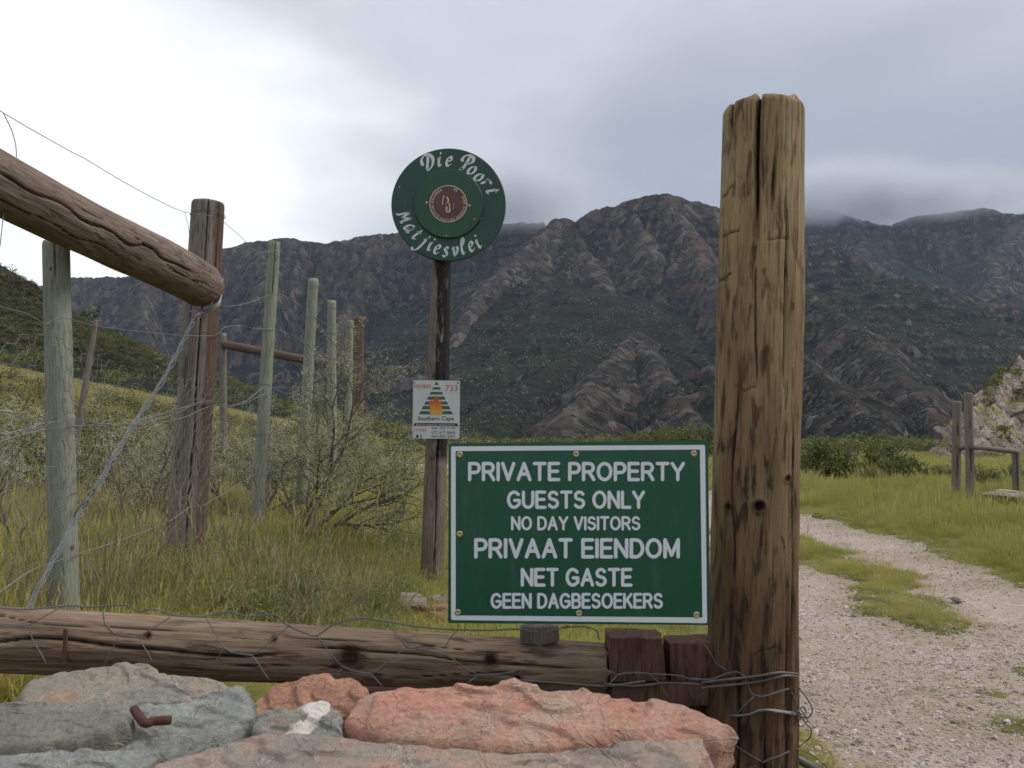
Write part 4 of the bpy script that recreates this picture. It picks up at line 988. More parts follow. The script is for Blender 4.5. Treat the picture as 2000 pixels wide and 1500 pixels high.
M_flame, t = new_mat('flame_print'); zz_ = nd(t, 'ShaderNodeSeparateXYZ', {0: geo_pos(t)}).outputs[2]
finish(t, mixc(t, mrange(t, zz_, mp(0, 800).z, mp(0, 560).z), (0.55, 0.33, 0.05), (0.50, 0.075, 0.035)), 0.45)
quad([(770, 450), (800, 500), (830, 545), (820, 600), (870, 560), (890, 620), (880, 690), (905, 740), (915, 790), (890, 840), (850, 862), (690, 862), (640, 830), (620, 780), (640, 720), (625, 660), (620, 610), (660, 540), (690, 575), (735, 540), (740, 490)], M_flame, 'flame', .0016)
for s_, x0_, x1_, z0_, z1_, m_, bd_ in (('MEMBER', 310, 675, 225, 305, M_mred, .0), ('733', 965, 1212, 235, 368, M_mred, .0), ('Southern Cape', 385, 1140, 890, 1003, M_mblack, .015), ('OWNER', 305, 570, 1145, 1208, M_mred, .0),
        ('082 705 7140', 675, 1170, 1115, 1160, M_mblack, .0), ('072 677 8666', 675, 1170, 1195, 1255, M_mblack, .0), ('044 805 5071', 675, 1165, 1280, 1340, M_mblack, .0)):
    text_part(s_, lambda x, z, d: mp(x, z, .0010), x0_, x1_, z1_, z0_, m_, plate_s, bd_)
quad([(330, 1030), (1205, 1036), (1240, 1102), (288, 1092)], M_mblack, 'banner')
text_part('Fire Protection Association', lambda x, z, d: mp(x, z, .0016), 355, 1165, 1090, 1045, M_mwhite, plate_s, .0)
quad([(345, 1300), (370, 1260), (400, 1290), (405, 1340), (350, 1342)], M_brown, 'worn_mark'); quad([(435, 1280), (480, 1265), (455, 1300), (480, 1340), (445, 1345)], M_brown, 'worn_mark')
for x, z in ((322, 182), (1228, 190), (330, 1318), (1215, 1310)):
    c = mp(x, z, .001); lathe('nail', [(.007, 0), (.006, -.003), (.0005, -.0045)], c, M_grey if z < 300 else M_mwhite, plate_s, 10)

# ------------------------------------------------------------------ stone wall
def stone_mat(name, stops, sc=7.0, seed=0.0, strata=0.6, rough=.85, patch=None, speck=.35):
    m, t = new_mat(name); O = vmap(t, obj_co(t), loc=(seed, seed * .7, seed * .3)); Os = vmap(t, O, (1, 1, 2.2))
    a = noise(t, Os, sc, 7, 0.62, 0.8); b_ = noise(t, vmap(t, Os, loc=(5, 1, 3)), sc * 1.9, 6, 0.6, 0.5); f_ = noise(t, O, 120, 5, 0.7)
    c_ = mixc(t, mrange(t, a, 0.38, 0.60), stops[0], stops[1]); c_ = mixc(t, mrange(t, b_, 0.46, 0.62), c_, stops[2])
    if len(stops) > 3: c_ = mixc(t, mrange(t, noise(t, vmap(t, O, loc=(2, 8, 4)), sc * .8, 5, .6, .6), 0.54, 0.64), c_, stops[3])
    c_ = mixc(t, mrange(t, f_, 0.40, 0.66, 0, speck), tuple(x * .45 for x in stops[0]), c_) if False else mixc(t, mrange(t, f_, 0.58, 0.38, 0, speck), c_, tuple(x * .35 for x in stops[0]))
    pf = mrange(t, noise(t, O, 22, 4, 0.6), 0.62, 0.70, 0, 0.6); c_ = mixc(t, pf, c_, tuple(x * .4 for x in stops[2]))
    vn_ = noise(t, vmap(t, O, (1, .6, 2.5), (7, 7, 7)), sc * .7, 5, .55, 1.2); vein = mrange(t, math_(t, 'ABSOLUTE', math_(t, 'SUBTRACT', vn_, .5)), 0.0, 0.010, 0.55, 0)
    c_ = mixc(t, math_(t, 'MULTIPLY', vein, mrange(t, b_, .45, .6)), c_, (0.62, 0.52, 0.44))
    pit = nd(t, 'ShaderNodeTexVoronoi', {'Vector': O, 'Scale': 620.0}); c_ = mixc(t, math_(t, 'MULTIPLY', mrange(t, nd(t, 'ShaderNodeSeparateColor', {0: pit.outputs['Color']}).outputs[0], .80, .92), .5), c_, tuple(x * .4 for x in stops[2]))
    c_ = mixc(t, math_(t, 'MULTIPLY', mrange(t, nd(t, 'ShaderNodeSeparateColor', {0: pit.outputs['Color']}).outputs[1], .88, .98), .28), c_, (0.5, 0.45, 0.4))
    if patch: c_ = mixc(t, mrange(t, attr(t, 'patch'), 0.4, 0.55), c_, patch)
    h = math_(t, 'ADD', math_(t, 'MULTIPLY', noise(t, Os, 26, 9, 0.72), 1.0), math_(t, 'MULTIPLY', f_, 0.25)); h = math_(t, 'ADD', h, math_(t, 'MULTIPLY', vein, .5))
    finish(t, c_, rough, h, 0.014, 0.8, spec=.25)
    return m
MS = {
 'beige': stone_mat('stone_beige', [(0.30, 0.26, 0.20), (0.39, 0.33, 0.27), (0.27, 0.26, 0.22), (0.46, 0.27, 0.16)], 5, 1.0),
 'green': stone_mat('stone_grey_green', [(0.19, 0.185, 0.145), (0.27, 0.265, 0.21), (0.21, 0.20, 0.16)], 6, 2.0),
 'blue': stone_mat('stone_blue_grey', [(0.25, 0.255, 0.23), (0.33, 0.335, 0.305), (0.21, 0.215, 0.20), (0.31, 0.27, 0.21)], 7, 3.0),
 'orange': stone_mat('stone_orange', [(0.40, 0.20, 0.125), (0.50, 0.28, 0.18), (0.36, 0.17, 0.12)], 9, 4.0),
 'white': stone_mat('stone_white_patch', [(0.26, 0.27, 0.245), (0.34, 0.34, 0.30), (0.30, 0.24, 0.18)], 9, 5.0, patch=(0.66, 0.60, 0.53)),
 'pink': stone_mat('stone_pink', [(0.52, 0.23, 0.175), (0.55, 0.33, 0.23), (0.42, 0.27, 0.20), (0.50, 0.37, 0.28)], 4.5, 6.0),
 'mixed': stone_mat('stone_pink_grey', [(0.34, 0.27, 0.21), (0.50, 0.30, 0.235), (0.33, 0.28, 0.23), (0.27, 0.235, 0.20)], 8, 7.0),
}
wall = empty('stone_wall', (0, 1.3, 0)); tag(wall, 'low dry wall of pink, grey and beige flat stones in front', 'wall')
def slab(outline, z0, tilt, thick, mat, seed, edge=0.9, rnd=0.2, amp=0.006, yref=1.3, name='stone', side=0.0, patch=None, nr=44, na=260, lift=None):
    """outline: photograph pixels of the stone's top; it lies near height z0 and leans towards the camera by tilt"""
    P_ = []
    for u, v in outline:
        d = ray(u, v)                  # z = z0 + tilt * (y - yref)
        k = (z0 - tilt * yref - CZ) / (d[2] - tilt * d[1]); P_.append((d[0] * k, d[1] * k, CZ + d[2] * k))
    P_ = np.array(P_); c = P_.mean(0)
    # resample the outline by arc length with rounding
    Q = np.concatenate([P_, P_[:1]]); L = np.concatenate([[0], np.cumsum(np.linalg.norm(np.diff(Q, axis=0), axis=1))])
    tt = np.linspace(0, L[-1], na, endpoint=False); ring = np.stack([np.interp(tt, L, Q[:, i]) for i in range(3)], 1)
    
    rw = ring - c; ln = np.linalg.norm(rw, axis=1, keepdims=True)
    ring = ring + rw / ln * 0.004 * vn(tt * 70 / 1.0, tt * 0 + seed, seed=seed)[:, None]
    rows = []
    for i in range(nr):
        rho = (i / (nr - 1)) ** 0.8
        p = c + (ring - c) * rho
        drop = .6 * rnd * thick * (1 - math.sqrt(max(0, 1 - min(rho, .9995) ** 16)))
        n_ = amp * .8 * fbm(p[:, 0] * 6 + seed, p[:, 1] * 9, seed=seed + 2, o=4, g=.5) + amp * .45 * fbm(p[:, 0] * 22 + seed, p[:, 1] * 34, seed=seed + 5, o=3, ridged=True)
        q_ = fbm(p[:, 0] * 4 + seed, p[:, 1] * 9 + p[:, 0] * 2, seed=seed + 8, o=4) * 4; stp = (np.floor(q_) + sstep(.88, 1.0, q_ - np.floor(q_))) * amp * .8
        p = p.copy(); p[:, 2] += (n_ + stp) * (1 - 0.5 * rho ** 8) - drop; rows.append(p)
    top = rows[-1]
    for j, q in enumerate((.1, .22, .36, .5, .64, .78, .9, 1.0)):
        sh = 1 + side * q - 0.10 * max(0, q - .6) ** 1.0
        bulge = 1 + 0.012 * math.sin(q * 3.1)
        p = c + (top - c) * np.array([sh * bulge, sh * bulge, 1]); p[:, 2] = top[:, 2] - thick * q
        p[:, :2] += (rw / ln)[:, :2] * (0.010 * fbm(tt * 9 + q * 2, tt * 0 + q * 9 + seed, seed=seed + 12, o=3) + .006 * vn(tt * 2, tt * 0 + q * 22 + seed, seed=seed + 14))[:, None]
        rows.append(p)
    bot = rows[-1]
    for q in (.6, .2): p = c + (bot - c) * np.array([q, q, 0]); p[:, 2] = bot[:, 2].mean(); rows.append(p)
    V_ = np.stack(rows); at_ = {}
    if patch is not None:
        pp = np.array([on_plane(u, v, z0, tilt, yref) for u, v in patch]); sd_ = poly_sd(V_[..., 0].ravel(), V_[..., 1].ravel(), pp)
        at_['patch'] = np.clip(.5 + sd_ / .02 + .5 * fbm(V_[..., 0].ravel() * 40, V_[..., 1].ravel() * 40, seed=4), 0, 1)
    nrow = len(rows); V2 = V_.reshape(-1, 3) - c
    V2 = np.concatenate([V2]); me = mesh_from(name, V2, grid_faces(nrow, na, True), at_)
    o = obj(name, me, mat); o.location = Vector(c); o.parent = wall; o.matrix_parent_inverse = parent_inv(wall)
    return o
def on_plane(u, v, z0, tilt, yref):
    d = ray(u, v); k = (z0 - tilt * yref - CZ) / (d[2] - tilt * d[1]); return (d[0] * k, d[1] * k)
slab([(-150, 1370), (-60, 1345), (35, 1345), (60, 1320), (115, 1300), (180, 1287), (240, 1281), (290, 1288), (330, 1312), (370, 1318), (420, 1320), (455, 1335), (452, 1352), (400, 1366), (300, 1384), (200, 1384), (35, 1384)][2:],
     0.865, 0.35, 0.10, MS['beige'], 11, rnd=.22, yref=1.45)
slab([(150, 1480), (200, 1400), (265, 1385), (330, 1378), (400, 1362), (474, 1343), (486, 1362), (498, 1385), (495, 1405), (430, 1440), (330, 1476), (250, 1492)], 0.852, 0.25, 0.07, MS['blue'], 13, rnd=.2, yref=1.3)
slab([(-90, 1372), (40, 1364), (160, 1362), (240, 1366), (268, 1384), (264, 1405), (205, 1428), (120, 1444), (40, 1456), (-90, 1462)], 0.885, 0.35, 0.075, MS['green'], 17, rnd=1.25, amp=.002, yref=1.25)
slab([(-80, 1478), (60, 1464), (200, 1456), (295, 1458), (306, 1470), (280, 1500), (250, 1560), (-80, 1560)], 0.868, 0.12, 0.06, MS['blue'], 19, rnd=.15, yref=1.1)
slab([(486, 1370), (500, 1350), (530, 1330), (580, 1318), (608, 1306), (640, 1311), (655, 1322), (690, 1319), (720, 1345), (712, 1372), (680, 1388), (560, 1396), (492, 1384)], 0.862, 0.55, 0.09, MS['orange'], 23, rnd=.25, amp=.008, yref=1.42)
slab([(494, 1400), (540, 1384), (590, 1374), (630, 1361), (655, 1373), (668, 1398), (674, 1440), (560, 1450), (498, 1432)], 0.868, 0.6, 0.08, MS['white'], 29, rnd=.2, amp=.007, yref=1.3,
     patch=[(558, 1430), (600, 1395), (585, 1380), (615, 1368), (640, 1362), (638, 1385), (622, 1400), (600, 1425), (580, 1440)])
slab([(670, 1394), (688, 1362), (720, 1347), (800, 1346), (940, 1350), (972, 1335), (1000, 1331), (1040, 1344), (1080, 1352), (1150, 1349), (1220, 1360), (1290, 1360), (1350, 1374), (1405, 1396), (1434, 1416), (1405, 1436),
      (1300, 1447), (1100, 1458), (900, 1458), (760, 1440), (705, 1425)], 0.872, 0.42, 0.085, MS['pink'], 31, rnd=.28, amp=.008, yref=1.3, na=420, nr=60, side=-.04)
slab([(290, 1484), (400, 1452), (530, 1431), (700, 1438), (850, 1450), (1000, 1462), (1200, 1456), (1366, 1440), (1385, 1462), (1340, 1540), (1200, 1640), (700, 1680), (300, 1600)], 0.868, 0.10, 0.07, MS['mixed'], 37, rnd=.12, amp=.007, yref=1.15, na=420, nr=60)
slab([(1380, 1440), (1425, 1425), (1405, 1470), (1370, 1520), (1330, 1560), (1300, 1500)], 0.80, 0.1, 0.08, MS['beige'], 41, yref=1.2)
# courses below
r2 = random.Random(5); b_list = ['beige', 'green', 'blue', 'mixed', 'orange', 'pink']
for row, zt_ in enumerate((0.775, 0.67, 0.56, 0.45, 0.33, 0.21, 0.09)):
    x = -1.15 + r2.uniform(-.1, 0)
    while x < 0.22:
        w_ = r2.uniform(.16, .34)
        for depth_, y_ in ((0, 1.14), (1, 1.42)):
            n_ = 12; oc = []; h_ = r2.uniform(.085, .11)
            ob_v = []
            P_, f_ = rough_block((0, 0, 0), (w_ / 2 * .97, .15, h_ / 2), row * 31 + int(x * 100) + depth_, .02, 8, .018)
            me = mesh_from('stone', P_, f_, smooth=True); o = obj('stone', me, MS[r2.choice(b_list)])
            o.location = (x + w_ / 2, y_ + r2.uniform(-.02, .02), zt_ - .05); o.rotation_euler = (0, r2.uniform(-.05, .05), r2.uniform(-.08, .08)); o.parent = wall; o.matrix_parent_inverse = parent_inv(wall)
        x += w_
# rusty bent bolt on the stones
b = MB(); tp = []
for u, v, dz in ((262, 1392, .005), (272, 1412, .008), (284, 1424, .008), (300, 1420, .008), (333, 1418, .008)):
    q = on_plane(u, v, 0.872, 0.2, 1.3); tp.append((q[0], q[1], 0.872 + .2 * (q[1] - 1.3) + dz))
b.tube(catmull(tp, 5), 0.0065, 10); bolt = b.build('bent_bolt', M_rust); tag(bolt, 'rusty bent iron bolt lying on the blue-grey stone', 'bolt')

# ------------------------------------------------------------------ chicken wire round the log and the gate post
cw = empty('chicken_wire', (0, 1.97, 0.75)); tag(cw, 'loose hexagonal chicken wire draped over the log and around the gate post', 'wire mesh')
PX, PYc, PR = foot.x + (post_top.x - foot.x) * .4, 2.05, 0.108
def cwp(u, v, dd=0.0):
    y = 1.955
    for _ in range(6):
        p = at(u, v, y); dx_ = p.x - PX
        if abs(dx_) < PR: y_ = PYc - math.sqrt(PR * PR - dx_ * dx_) - .006
        elif dx_ >= PR: y_ = PYc - .01
        else: y_ = 1.960 + .0 * v
        if dx_ < 0: y_ = min(y_, 1.962 if v > 1225 else 1.975)
        y = y_ - dd
    return at(u, v, y)
def cwire(px, r=.0012, mat=None, k=4, dd=0.0, wig=.4):
    b = MB(); rj = random.Random(int(px[0][0] * 7 + px[0][1])); px = [(u + rj.uniform(-wig, wig), v + rj.uniform(-wig, wig)) for u, v in px]
    b.tube(catmull([cwp(u, v, dd) for u, v in px], k), r, 6); return child(b, 'wire', mat or M_hexwire, cw)
def ctwist(px, r=.0011, tw=.0014, pitch=.015, mat=None):
    C = [Vector(p) for p in catmull([cwp(u, v) for u, v in px], 8)]; b = MB()
    arc = [0]
    for i in range(1, len(C)): arc.append(arc[-1] + (C[i] - C[i - 1]).length)
    m = max(12, int(arc[-1] / pitch * 8))
    for s_ in range(2):
        pts = []
        for i in range(m + 1):
            L_ = arc[-1] * i / m; j = max(0, min(len(C) - 2, int(np.searchsorted(arc, L_)) - 1)); f_ = (L_ - arc[j]) / max(1e-6, arc[j + 1] - arc[j])
            p = C[j].lerp(C[j + 1], f_); d = (C[j + 1] - C[j]).normalized(); u_ = d.cross(Vector((0, 1, 0))).normalized(); w_ = d.cross(u_)
            a = 2 * math.pi * (L_ / pitch + s_ / 2); pts.append(p + (u_ * math.cos(a) + w_ * math.sin(a)) * tw)
        b.tube(pts, r, 5)
    return child(b, 'twisted_wire', mat or M_hexwire, cw)
ctwist([(-60, 1180), (40, 1190), (129, 1183), (175, 1185), (245, 1182), (270, 1194), (301, 1190), (343, 1202), (399, 1204)], tw=.0016)
ctwist([(399, 1204), (420, 1199), (452, 1195), (483, 1204), (535, 1201), (560, 1220), (595, 1236), (619, 1241), (652, 1220), (701, 1208), (754, 1213), (810, 1223), (873, 1229), (950, 1231), (1013, 1229), (1060, 1236), (1110, 1222)], tw=.0016)
for q in ([(-60, 1212), (0, 1218), (56, 1222)], [(56, 1222), (63, 1248), (77, 1272), (91, 1297)], [(56, 1222), (90, 1202), (122, 1185)], [(200, 1188), (206, 1220), (224, 1237)], [(270, 1244), (280, 1262), (290, 1278), (297, 1292)],
          [(270, 1244), (300, 1226), (332, 1206)], [(402, 1206), (416, 1230), (434, 1262), (455, 1274)], [(493, 1280), (507, 1300), (527, 1330)], [(493, 1280), (530, 1250), (567, 1220)], [(619, 1241), (640, 1269), (665, 1300)],
          [(724, 1316), (754, 1348)], [(724, 1316), (760, 1290), (794, 1265)], [(652, 1320), (668, 1306)], [(754, 1213), (775, 1241), (794, 1264)], [(827, 1269), (876, 1281), (897, 1297), (932, 1318)], [(932, 1320), (904, 1341)],
          [(870, 1262), (880, 1245), (892, 1232)], [(1041, 1251), (1069, 1276)], [(1135, 1276), (1167, 1297), (1205, 1318)], [(1268, 1316), (1289, 1336), (1304, 1362)], [(1205, 1319), (1178, 1348)], [(1268, 1316), (1322, 1319), (1355, 1328)],
          [(1346, 1240), (1370, 1252), (1388, 1276), (1400, 1297), (1421, 1309)], [(1439, 1312), (1454, 1321), (1460, 1336), (1469, 1354), (1487, 1361)], [(1472, 1360), (1448, 1384), (1430, 1408)], [(1418, 1444), (1454, 1468), (1490, 1489)],
          [(195, 1318), (208, 1290), (230, 1245)], [(415, 1300), (432, 1275), (440, 1266)]):
    cwire(q)
for q in ([(206, 1220), (224, 1237), (270, 1244)], [(434, 1262), (455, 1274), (493, 1280)], [(665, 1300), (690, 1310), (724, 1316)], [(794, 1264), (827, 1269), (872, 1279)], [(932, 1318), (970, 1317), (1006, 1312)], [(1069, 1276), (1100, 1278), (1135, 1276)],
          [(1205, 1318), (1235, 1314), (1268, 1316)], [(1350, 1326), (1388, 1327), (1418, 1316), (1439, 1312)], [(1487, 1361), (1505, 1356), (1520, 1351), (1541, 1345)], [(1490, 1489), (1505, 1482), (1520, 1477), (1541, 1468)], [(1100, 1226), (1140, 1224), (1165, 1232), (1170, 1250)]):
    ctwist(q)
cwire([(1425, 1398), (1460, 1396), (1487, 1387), (1520, 1390), (1553, 1395)], .0030, M_hexwire); cwire([(1470, 1393), (1500, 1386), (1550, 1392)], .0022)
cwire([(1370, 1334), (1382, 1332), (1475, 1321), (1520, 1314), (1558, 1316)], .0034, M_darkwire); cwire([(1370, 1346), (1382, 1342), (1475, 1333), (1530, 1320), (1559, 1322)], .0034, M_darkwire)
cwire([(1180, 1336), (1240, 1340), (1300, 1334), (1370, 1336)], .003, M_darkwire); cwire([(1000, 1328), (1090, 1334), (1180, 1340), (1260, 1330)], .003, M_darkwire)
for q in ([(1559, 1342), (1575, 1362), (1586, 1384), (1582, 1399), (1572, 1402), (1562, 1399)], [(1547, 1354), (1553, 1372), (1559, 1387), (1574, 1414), (1584, 1423), (1582, 1440), (1570, 1450), (1562, 1458)],
          [(1556, 1463), (1586, 1474), (1616, 1500), (1640, 1530)], [(1560, 1388), (1568, 1380), (1574, 1392), (1566, 1404), (1556, 1398), (1562, 1386), (1574, 1400)], [(1556, 1405), (1570, 1400), (1578, 1408), (1568, 1418)]):
    cwire(q, .0016, M_darkwire, dd=-.0)
b = MB(); b.tube([at(1548, 1478, 2.10), at(1600, 1506, 2.2), at(1680, 1560, 2.4)], .010, 8); child(b, 'stay_bar', M_darkwire, cw)

# ------------------------------------------------------------------ scattered growth and gravel (one object each)
def scatter(name, P_, rot, scl, idx, variants):
    me = bpy.data.meshes.new(name); me.from_pydata([tuple(map(float, p)) for p in P_], [], [])
    for nm_, ty, key, arr in (('rot', 'FLOAT_VECTOR', 'vector', np.asarray(rot, np.float32).ravel()), ('scl', 'FLOAT_VECTOR', 'vector', np.asarray(scl, np.float32).ravel()), ('idx', 'INT', 'value', np.asarray(idx, np.int32))):
        a = me.attributes.new(nm_, ty, 'POINT'); a.data.foreach_set(key, arr)
    o = bpy.data.objects.new(name, me); COL.objects.link(o); tag(o, kind='stuff')
    vc = bpy.data.collections.new(name + '_pieces')
    for i, m_ in enumerate(variants): vc.objects.link(bpy.data.objects.new('%s_piece_%02d' % (name, i), m_))
    ng = bpy.data.node_groups.new(name + '_nodes', 'GeometryNodeTree')
    ng.interface.new_socket('Geometry', in_out='INPUT', socket_type='NodeSocketGeometry'); ng.interface.new_socket('Geometry', in_out='OUTPUT', socket_type='NodeSocketGeometry')
    gi = ng.nodes.new('NodeGroupInput'); go = ng.nodes.new('NodeGroupOutput')
    m2p = ng.nodes.new('GeometryNodeMeshToPoints'); iop = ng.nodes.new('GeometryNodeInstanceOnPoints'); ci = ng.nodes.new('GeometryNodeCollectionInfo')
    ci.inputs['Collection'].default_value = vc; ci.inputs['Separate Children'].default_value = True; ci.inputs['Reset Children'].default_value = True
    iop.inputs['Pick Instance'].default_value = True
    def na_(nm_, ty):
        n = ng.nodes.new('GeometryNodeInputNamedAttribute'); n.data_type = ty; n.inputs['Name'].default_value = nm_; return n.outputs['Attribute']
    L = ng.links.new
    L(gi.outputs[0], m2p.inputs[0]); L(m2p.outputs[0], iop.inputs['Points']); L(ci.outputs[0], iop.inputs['Instance'])
    L(na_('idx', 'INT'), iop.inputs['Instance Index']); L(na_('rot', 'FLOAT_VECTOR'), iop.inputs['Rotation']); L(na_('scl', 'FLOAT_VECTOR'), iop.inputs['Scale'])
    L(iop.outputs[0], go.inputs[0])
    md = o.modifiers.new('scatter', 'NODES'); md.node_group = ng
    return o
def rots(n, tilt=.12):
    r_ = rng.normal(0, tilt, (n, 3)); r_[:, 2] = rng.uniform(0, 6.283, n); return r_
def blades(n, h, spread, width, lean, seed, mat, heads=0.0):
    rg = np.random.default_rng(seed); vs = []; fs = []
    for i in range(n):
        a = rg.uniform(0, 6.283); rr_ = spread * math.sqrt(rg.uniform()); x, y = rr_ * math.cos(a), rr_ * math.sin(a)
        hh = h * rg.uniform(.5, 1.1); ln_ = lean * rg.uniform(.2, 1.3) * hh; b_ = rg.uniform(0, 6.283) if rg.uniform() < .5 else a + rg.normal(0, .5)
        dx, dy = math.cos(b_) * ln_, math.sin(b_) * ln_; wa = rg.uniform(0, 6.283); wx_, wy_ = math.cos(wa) * width / 2, math.sin(wa) * width / 2
        k = len(vs)
        vs += [(x - wx_, y - wy_, -.02), (x + wx_, y + wy_, -.02), (x + dx * .35 - wx_ * .8, y + dy * .35 - wy_ * .8, hh * .55), (x + dx * .35 + wx_ * .8, y + dy * .35 + wy_ * .8, hh * .55), (x + dx, y + dy, hh * (1 - .25 * lean))]
        fs += [(k, k + 1, k + 3, k + 2), (k + 2, k + 3, k + 4)]
        if rg.uniform() < heads:
            t_ = np.array([x + dx, y + dy, hh]); k = len(vs); q = width * 1.6
            vs += [tuple(t_ + (0, 0, -.05)), tuple(t_ + (q, 0, .0)), tuple(t_ + (dx * .1, dy * .1, .07)), tuple(t_ + (-q, 0, .0))]; fs += [(k, k + 1, k + 2, k + 3)]
    m_ = mesh_from('tuft', vs, fs, smooth=True); m_.materials.append(mat); return m_
def clump(n, rad, leaf, seed, mat, flat=.75, stretch=1.0, hollow=.35):
    """a cloud of leaf-sized faces with an uneven outline"""
    rg = np.random.default_rng(seed); vs = np.empty((n * 4, 3)); cen = rg.normal(0, 1, (9, 3)) * rad * .48; cen[:, 2] = np.abs(cen[:, 2]) * flat * 1.1 + rad * .25
    cr_ = rg.uniform(.28, .6, 9) * rad
    c = rg.integers(0, 9, n); d = rg.normal(0, 1, (n, 3)); d /= np.linalg.norm(d, axis=1, keepdims=True)
    p = cen[c] + d * (cr_[c] * (hollow + (1 - hollow) * rg.uniform(0, 1, n) ** .5) * rg.uniform(.8, 1.15, n))[:, None]; p[:, 2] = np.maximum(p[:, 2] * 1.0, rad * -.02)
    a = rg.normal(0, 1, (n, 3)); a /= np.linalg.norm(a, axis=1, keepdims=True); b_ = np.cross(a, rg.normal(0, 1, (n, 3))); b_ /= np.linalg.norm(b_, axis=1, keepdims=True)
    s_ = (leaf * rg.uniform(.6, 1.3, n))[:, None]
    vs[0::4] = p - a * s_ * stretch; vs[1::4] = p + b_ * s_ * .45; vs[2::4] = p + a * s_ * stretch; vs[3::4] = p - b_ * s_ * .45
    m_ = mesh_from('leaf_clump', vs, np.arange(n * 4).reshape(n, 4), smooth=False); m_.materials.append(mat); return m_

# grass
TUFTS = [blades(60, .17, .10, .0022, .95, 100 + i, M_grass) for i in range(4)] + [blades(44, .25, .11, .0021, .85, 110 + i, M_grass, .12) for i in range(3)] + \
        [blades(110, .22, .34, .0050, .8, 120 + i, M_grass) for i in range(3)] + [blades(70, .34, .9, .020, .45, 130 + i, M_grass, .1) for i in range(3)] + [blades(26, .07, .09, .003, .8, 140 + i, M_grass) for i in range(2)]
def candidates(n, r0, r1, a0, a1, pw=1.0):
    r_ = r0 * (r1 / r0) ** (rng.uniform(0, 1, n) ** pw); a = R(1) * rng.uniform(a0, a1, n); return r_ * np.sin(a), r_ * np.cos(a)
gp, gs, gi_ = [], [], []
def grow(x, y, vi, smin, smax, keep=None, hfun=None, zs=1.0):
    z, sd = ground_h(x, y); ok = (sd < -0.02) if keep is None else keep(x, y, sd)
    x, y, z, sd = x[ok], y[ok], z[ok], sd[ok]
    s_ = rng.uniform(smin, smax, len(x)) * (0.62 + 0.5 * (fbm(x * 1.1, y * 1.1, seed=300, o=3) + .5)) * (0.40 + 0.60 * sstep(0, -.9, sd))
    gp.append(np.stack([x, y, z], 1)); gs.append(np.stack([s_, s_, s_ * zs], 1)); gi_.append(rng.integers(vi[0], vi[1], len(x)))
x, y = candidates(46000, 2.9, 9.5, -36, 5, .8); grow(x, y, (0, 7), .65, 1.15)
x, y = candidates(9000, 5, 14, -36, 34); grow(x, y, (0, 7), .6, 1.1)
x, y = candidates(15000, 8, 30, -36, 35); grow(x, y, (7, 10), .6, 1.15)
x, y = candidates(9000, 24, 110, -36, 36, .9); grow(x, y, (10, 13), .55, 1.1)
x, y = candidates(16000, 3.0, 16, 12, 36, .8); grow(x, y, (0, 4), .45, .8, keep=lambda x, y, sd: (sd < 0.0) & (sd > -3))
x, y = candidates(9000, 3.0, 15, 10, 36, .8); grow(x, y, (13, 15), .6, 1.3, keep=lambda x, y, sd: (sd > -0.05) & (sd < 0.30) & (rng.uniform(0, 1, len(x)) < .5 * (1 - sd / .3)) & (vn(x * 3, y * 3, seed=71) > -.1))
x, y = candidates(4200, 3.6, 26, -36, 36, .9); nn_ = fbm(x * .5, y * .5, seed=310, o=3)
n0_ = len(gp); grow(x, y, (4, 7), 1.0, 1.9, keep=lambda x, y, sd: (sd < -.35) & ((nn_ > .06) | (rng.uniform(0, 1, len(x)) < .12)), zs=1.5)
x, y = candidates(2200, 5.5, 17, 22, 36, .9); grow(x, y, (4, 7), 1.0, 1.7, keep=lambda x, y, sd: (sd < -.25) & (sd > -2.4), zs=1.3)
x, y = candidates(2600, 17, 27, 14, 36, .9); grow(x, y, (7, 10), .9, 1.6, keep=lambda x, y, sd: (sd < -.8) & (fbm(x * .5, y * .5, seed=311, o=2) > -.05), zs=1.9)
x, y = candidates(1500, 3.0, 14, 8, 36, .9); grow(x, y, (0, 7), .35, .9, keep=lambda x, y, sd: (sd > .05) & (fbm(x * .9, y * .9, seed=312, o=3) > .12))
gp = np.concatenate(gp); gs = np.concatenate(gs); gi_ = np.concatenate(gi_)
# left field: longer; keep the wall and the log clear
tall = .50 + .22 * sstep(-1.6, -2.6, gp[:, 0]) + .25 * sstep(9, 14, gp[:, 1]); tall *= 1 - .5 * sstep(-1.6, -1.2, gp[:, 0]) * sstep(1.2, .6, gp[:, 0]) * sstep(7.4, 6.6, gp[:, 1]); tall *= 1 + .9 * fbm(gp[:, 0] * 1.3, gp[:, 1] * 1.3, seed=301, o=3); gs[:, 2] *= tall
keep = ~((gp[:, 1] < 2.7) & (gp[:, 0] < 1.0)); gp, gs, gi_ = gp[keep], gs[keep], gi_[keep]
scatter('grass', gp, rots(len(gp)), gs, gi_, TUFTS)

# gravel on the road
def pebble(seed):
    P_, f_ = rough_block((0, 0, 0), (.5, .38, .26), seed, .22, 4, .05); rg = np.random.default_rng(seed)
    P_ = P_ + rg.normal(0, .045, P_.shape) * 0; m_ = mesh_from('pebble', P_, f_, smooth=False); m_.materials.append(M_pebble); return m_
M_pebble, t = new_mat('pebble'); orr = obj_rand(t)
pc = mixc(t, orr, (0.24, 0.20, 0.175), (0.56, 0.50, 0.455)); pc = mixc(t, mrange(t, math_(t, 'FRACT', math_(t, 'MULTIPLY', orr, 7.3)), .8, .9, 0, .7), pc, (0.42, 0.27, 0.21))
finish(t, pc, .9)
x, y = candidates(90000, 3.0, 26, 6, 36, .85); z, sd = ground_h(x, y); ok = (sd > -.12) & ((vn(x * 2.2, y * 2.2, seed=81) + .7 * vn(x * .7, y * .7, seed=83)) > -.25 + .5 * rng.normal(0, 1, len(x))); x, y, z = x[ok], y[ok], z[ok]
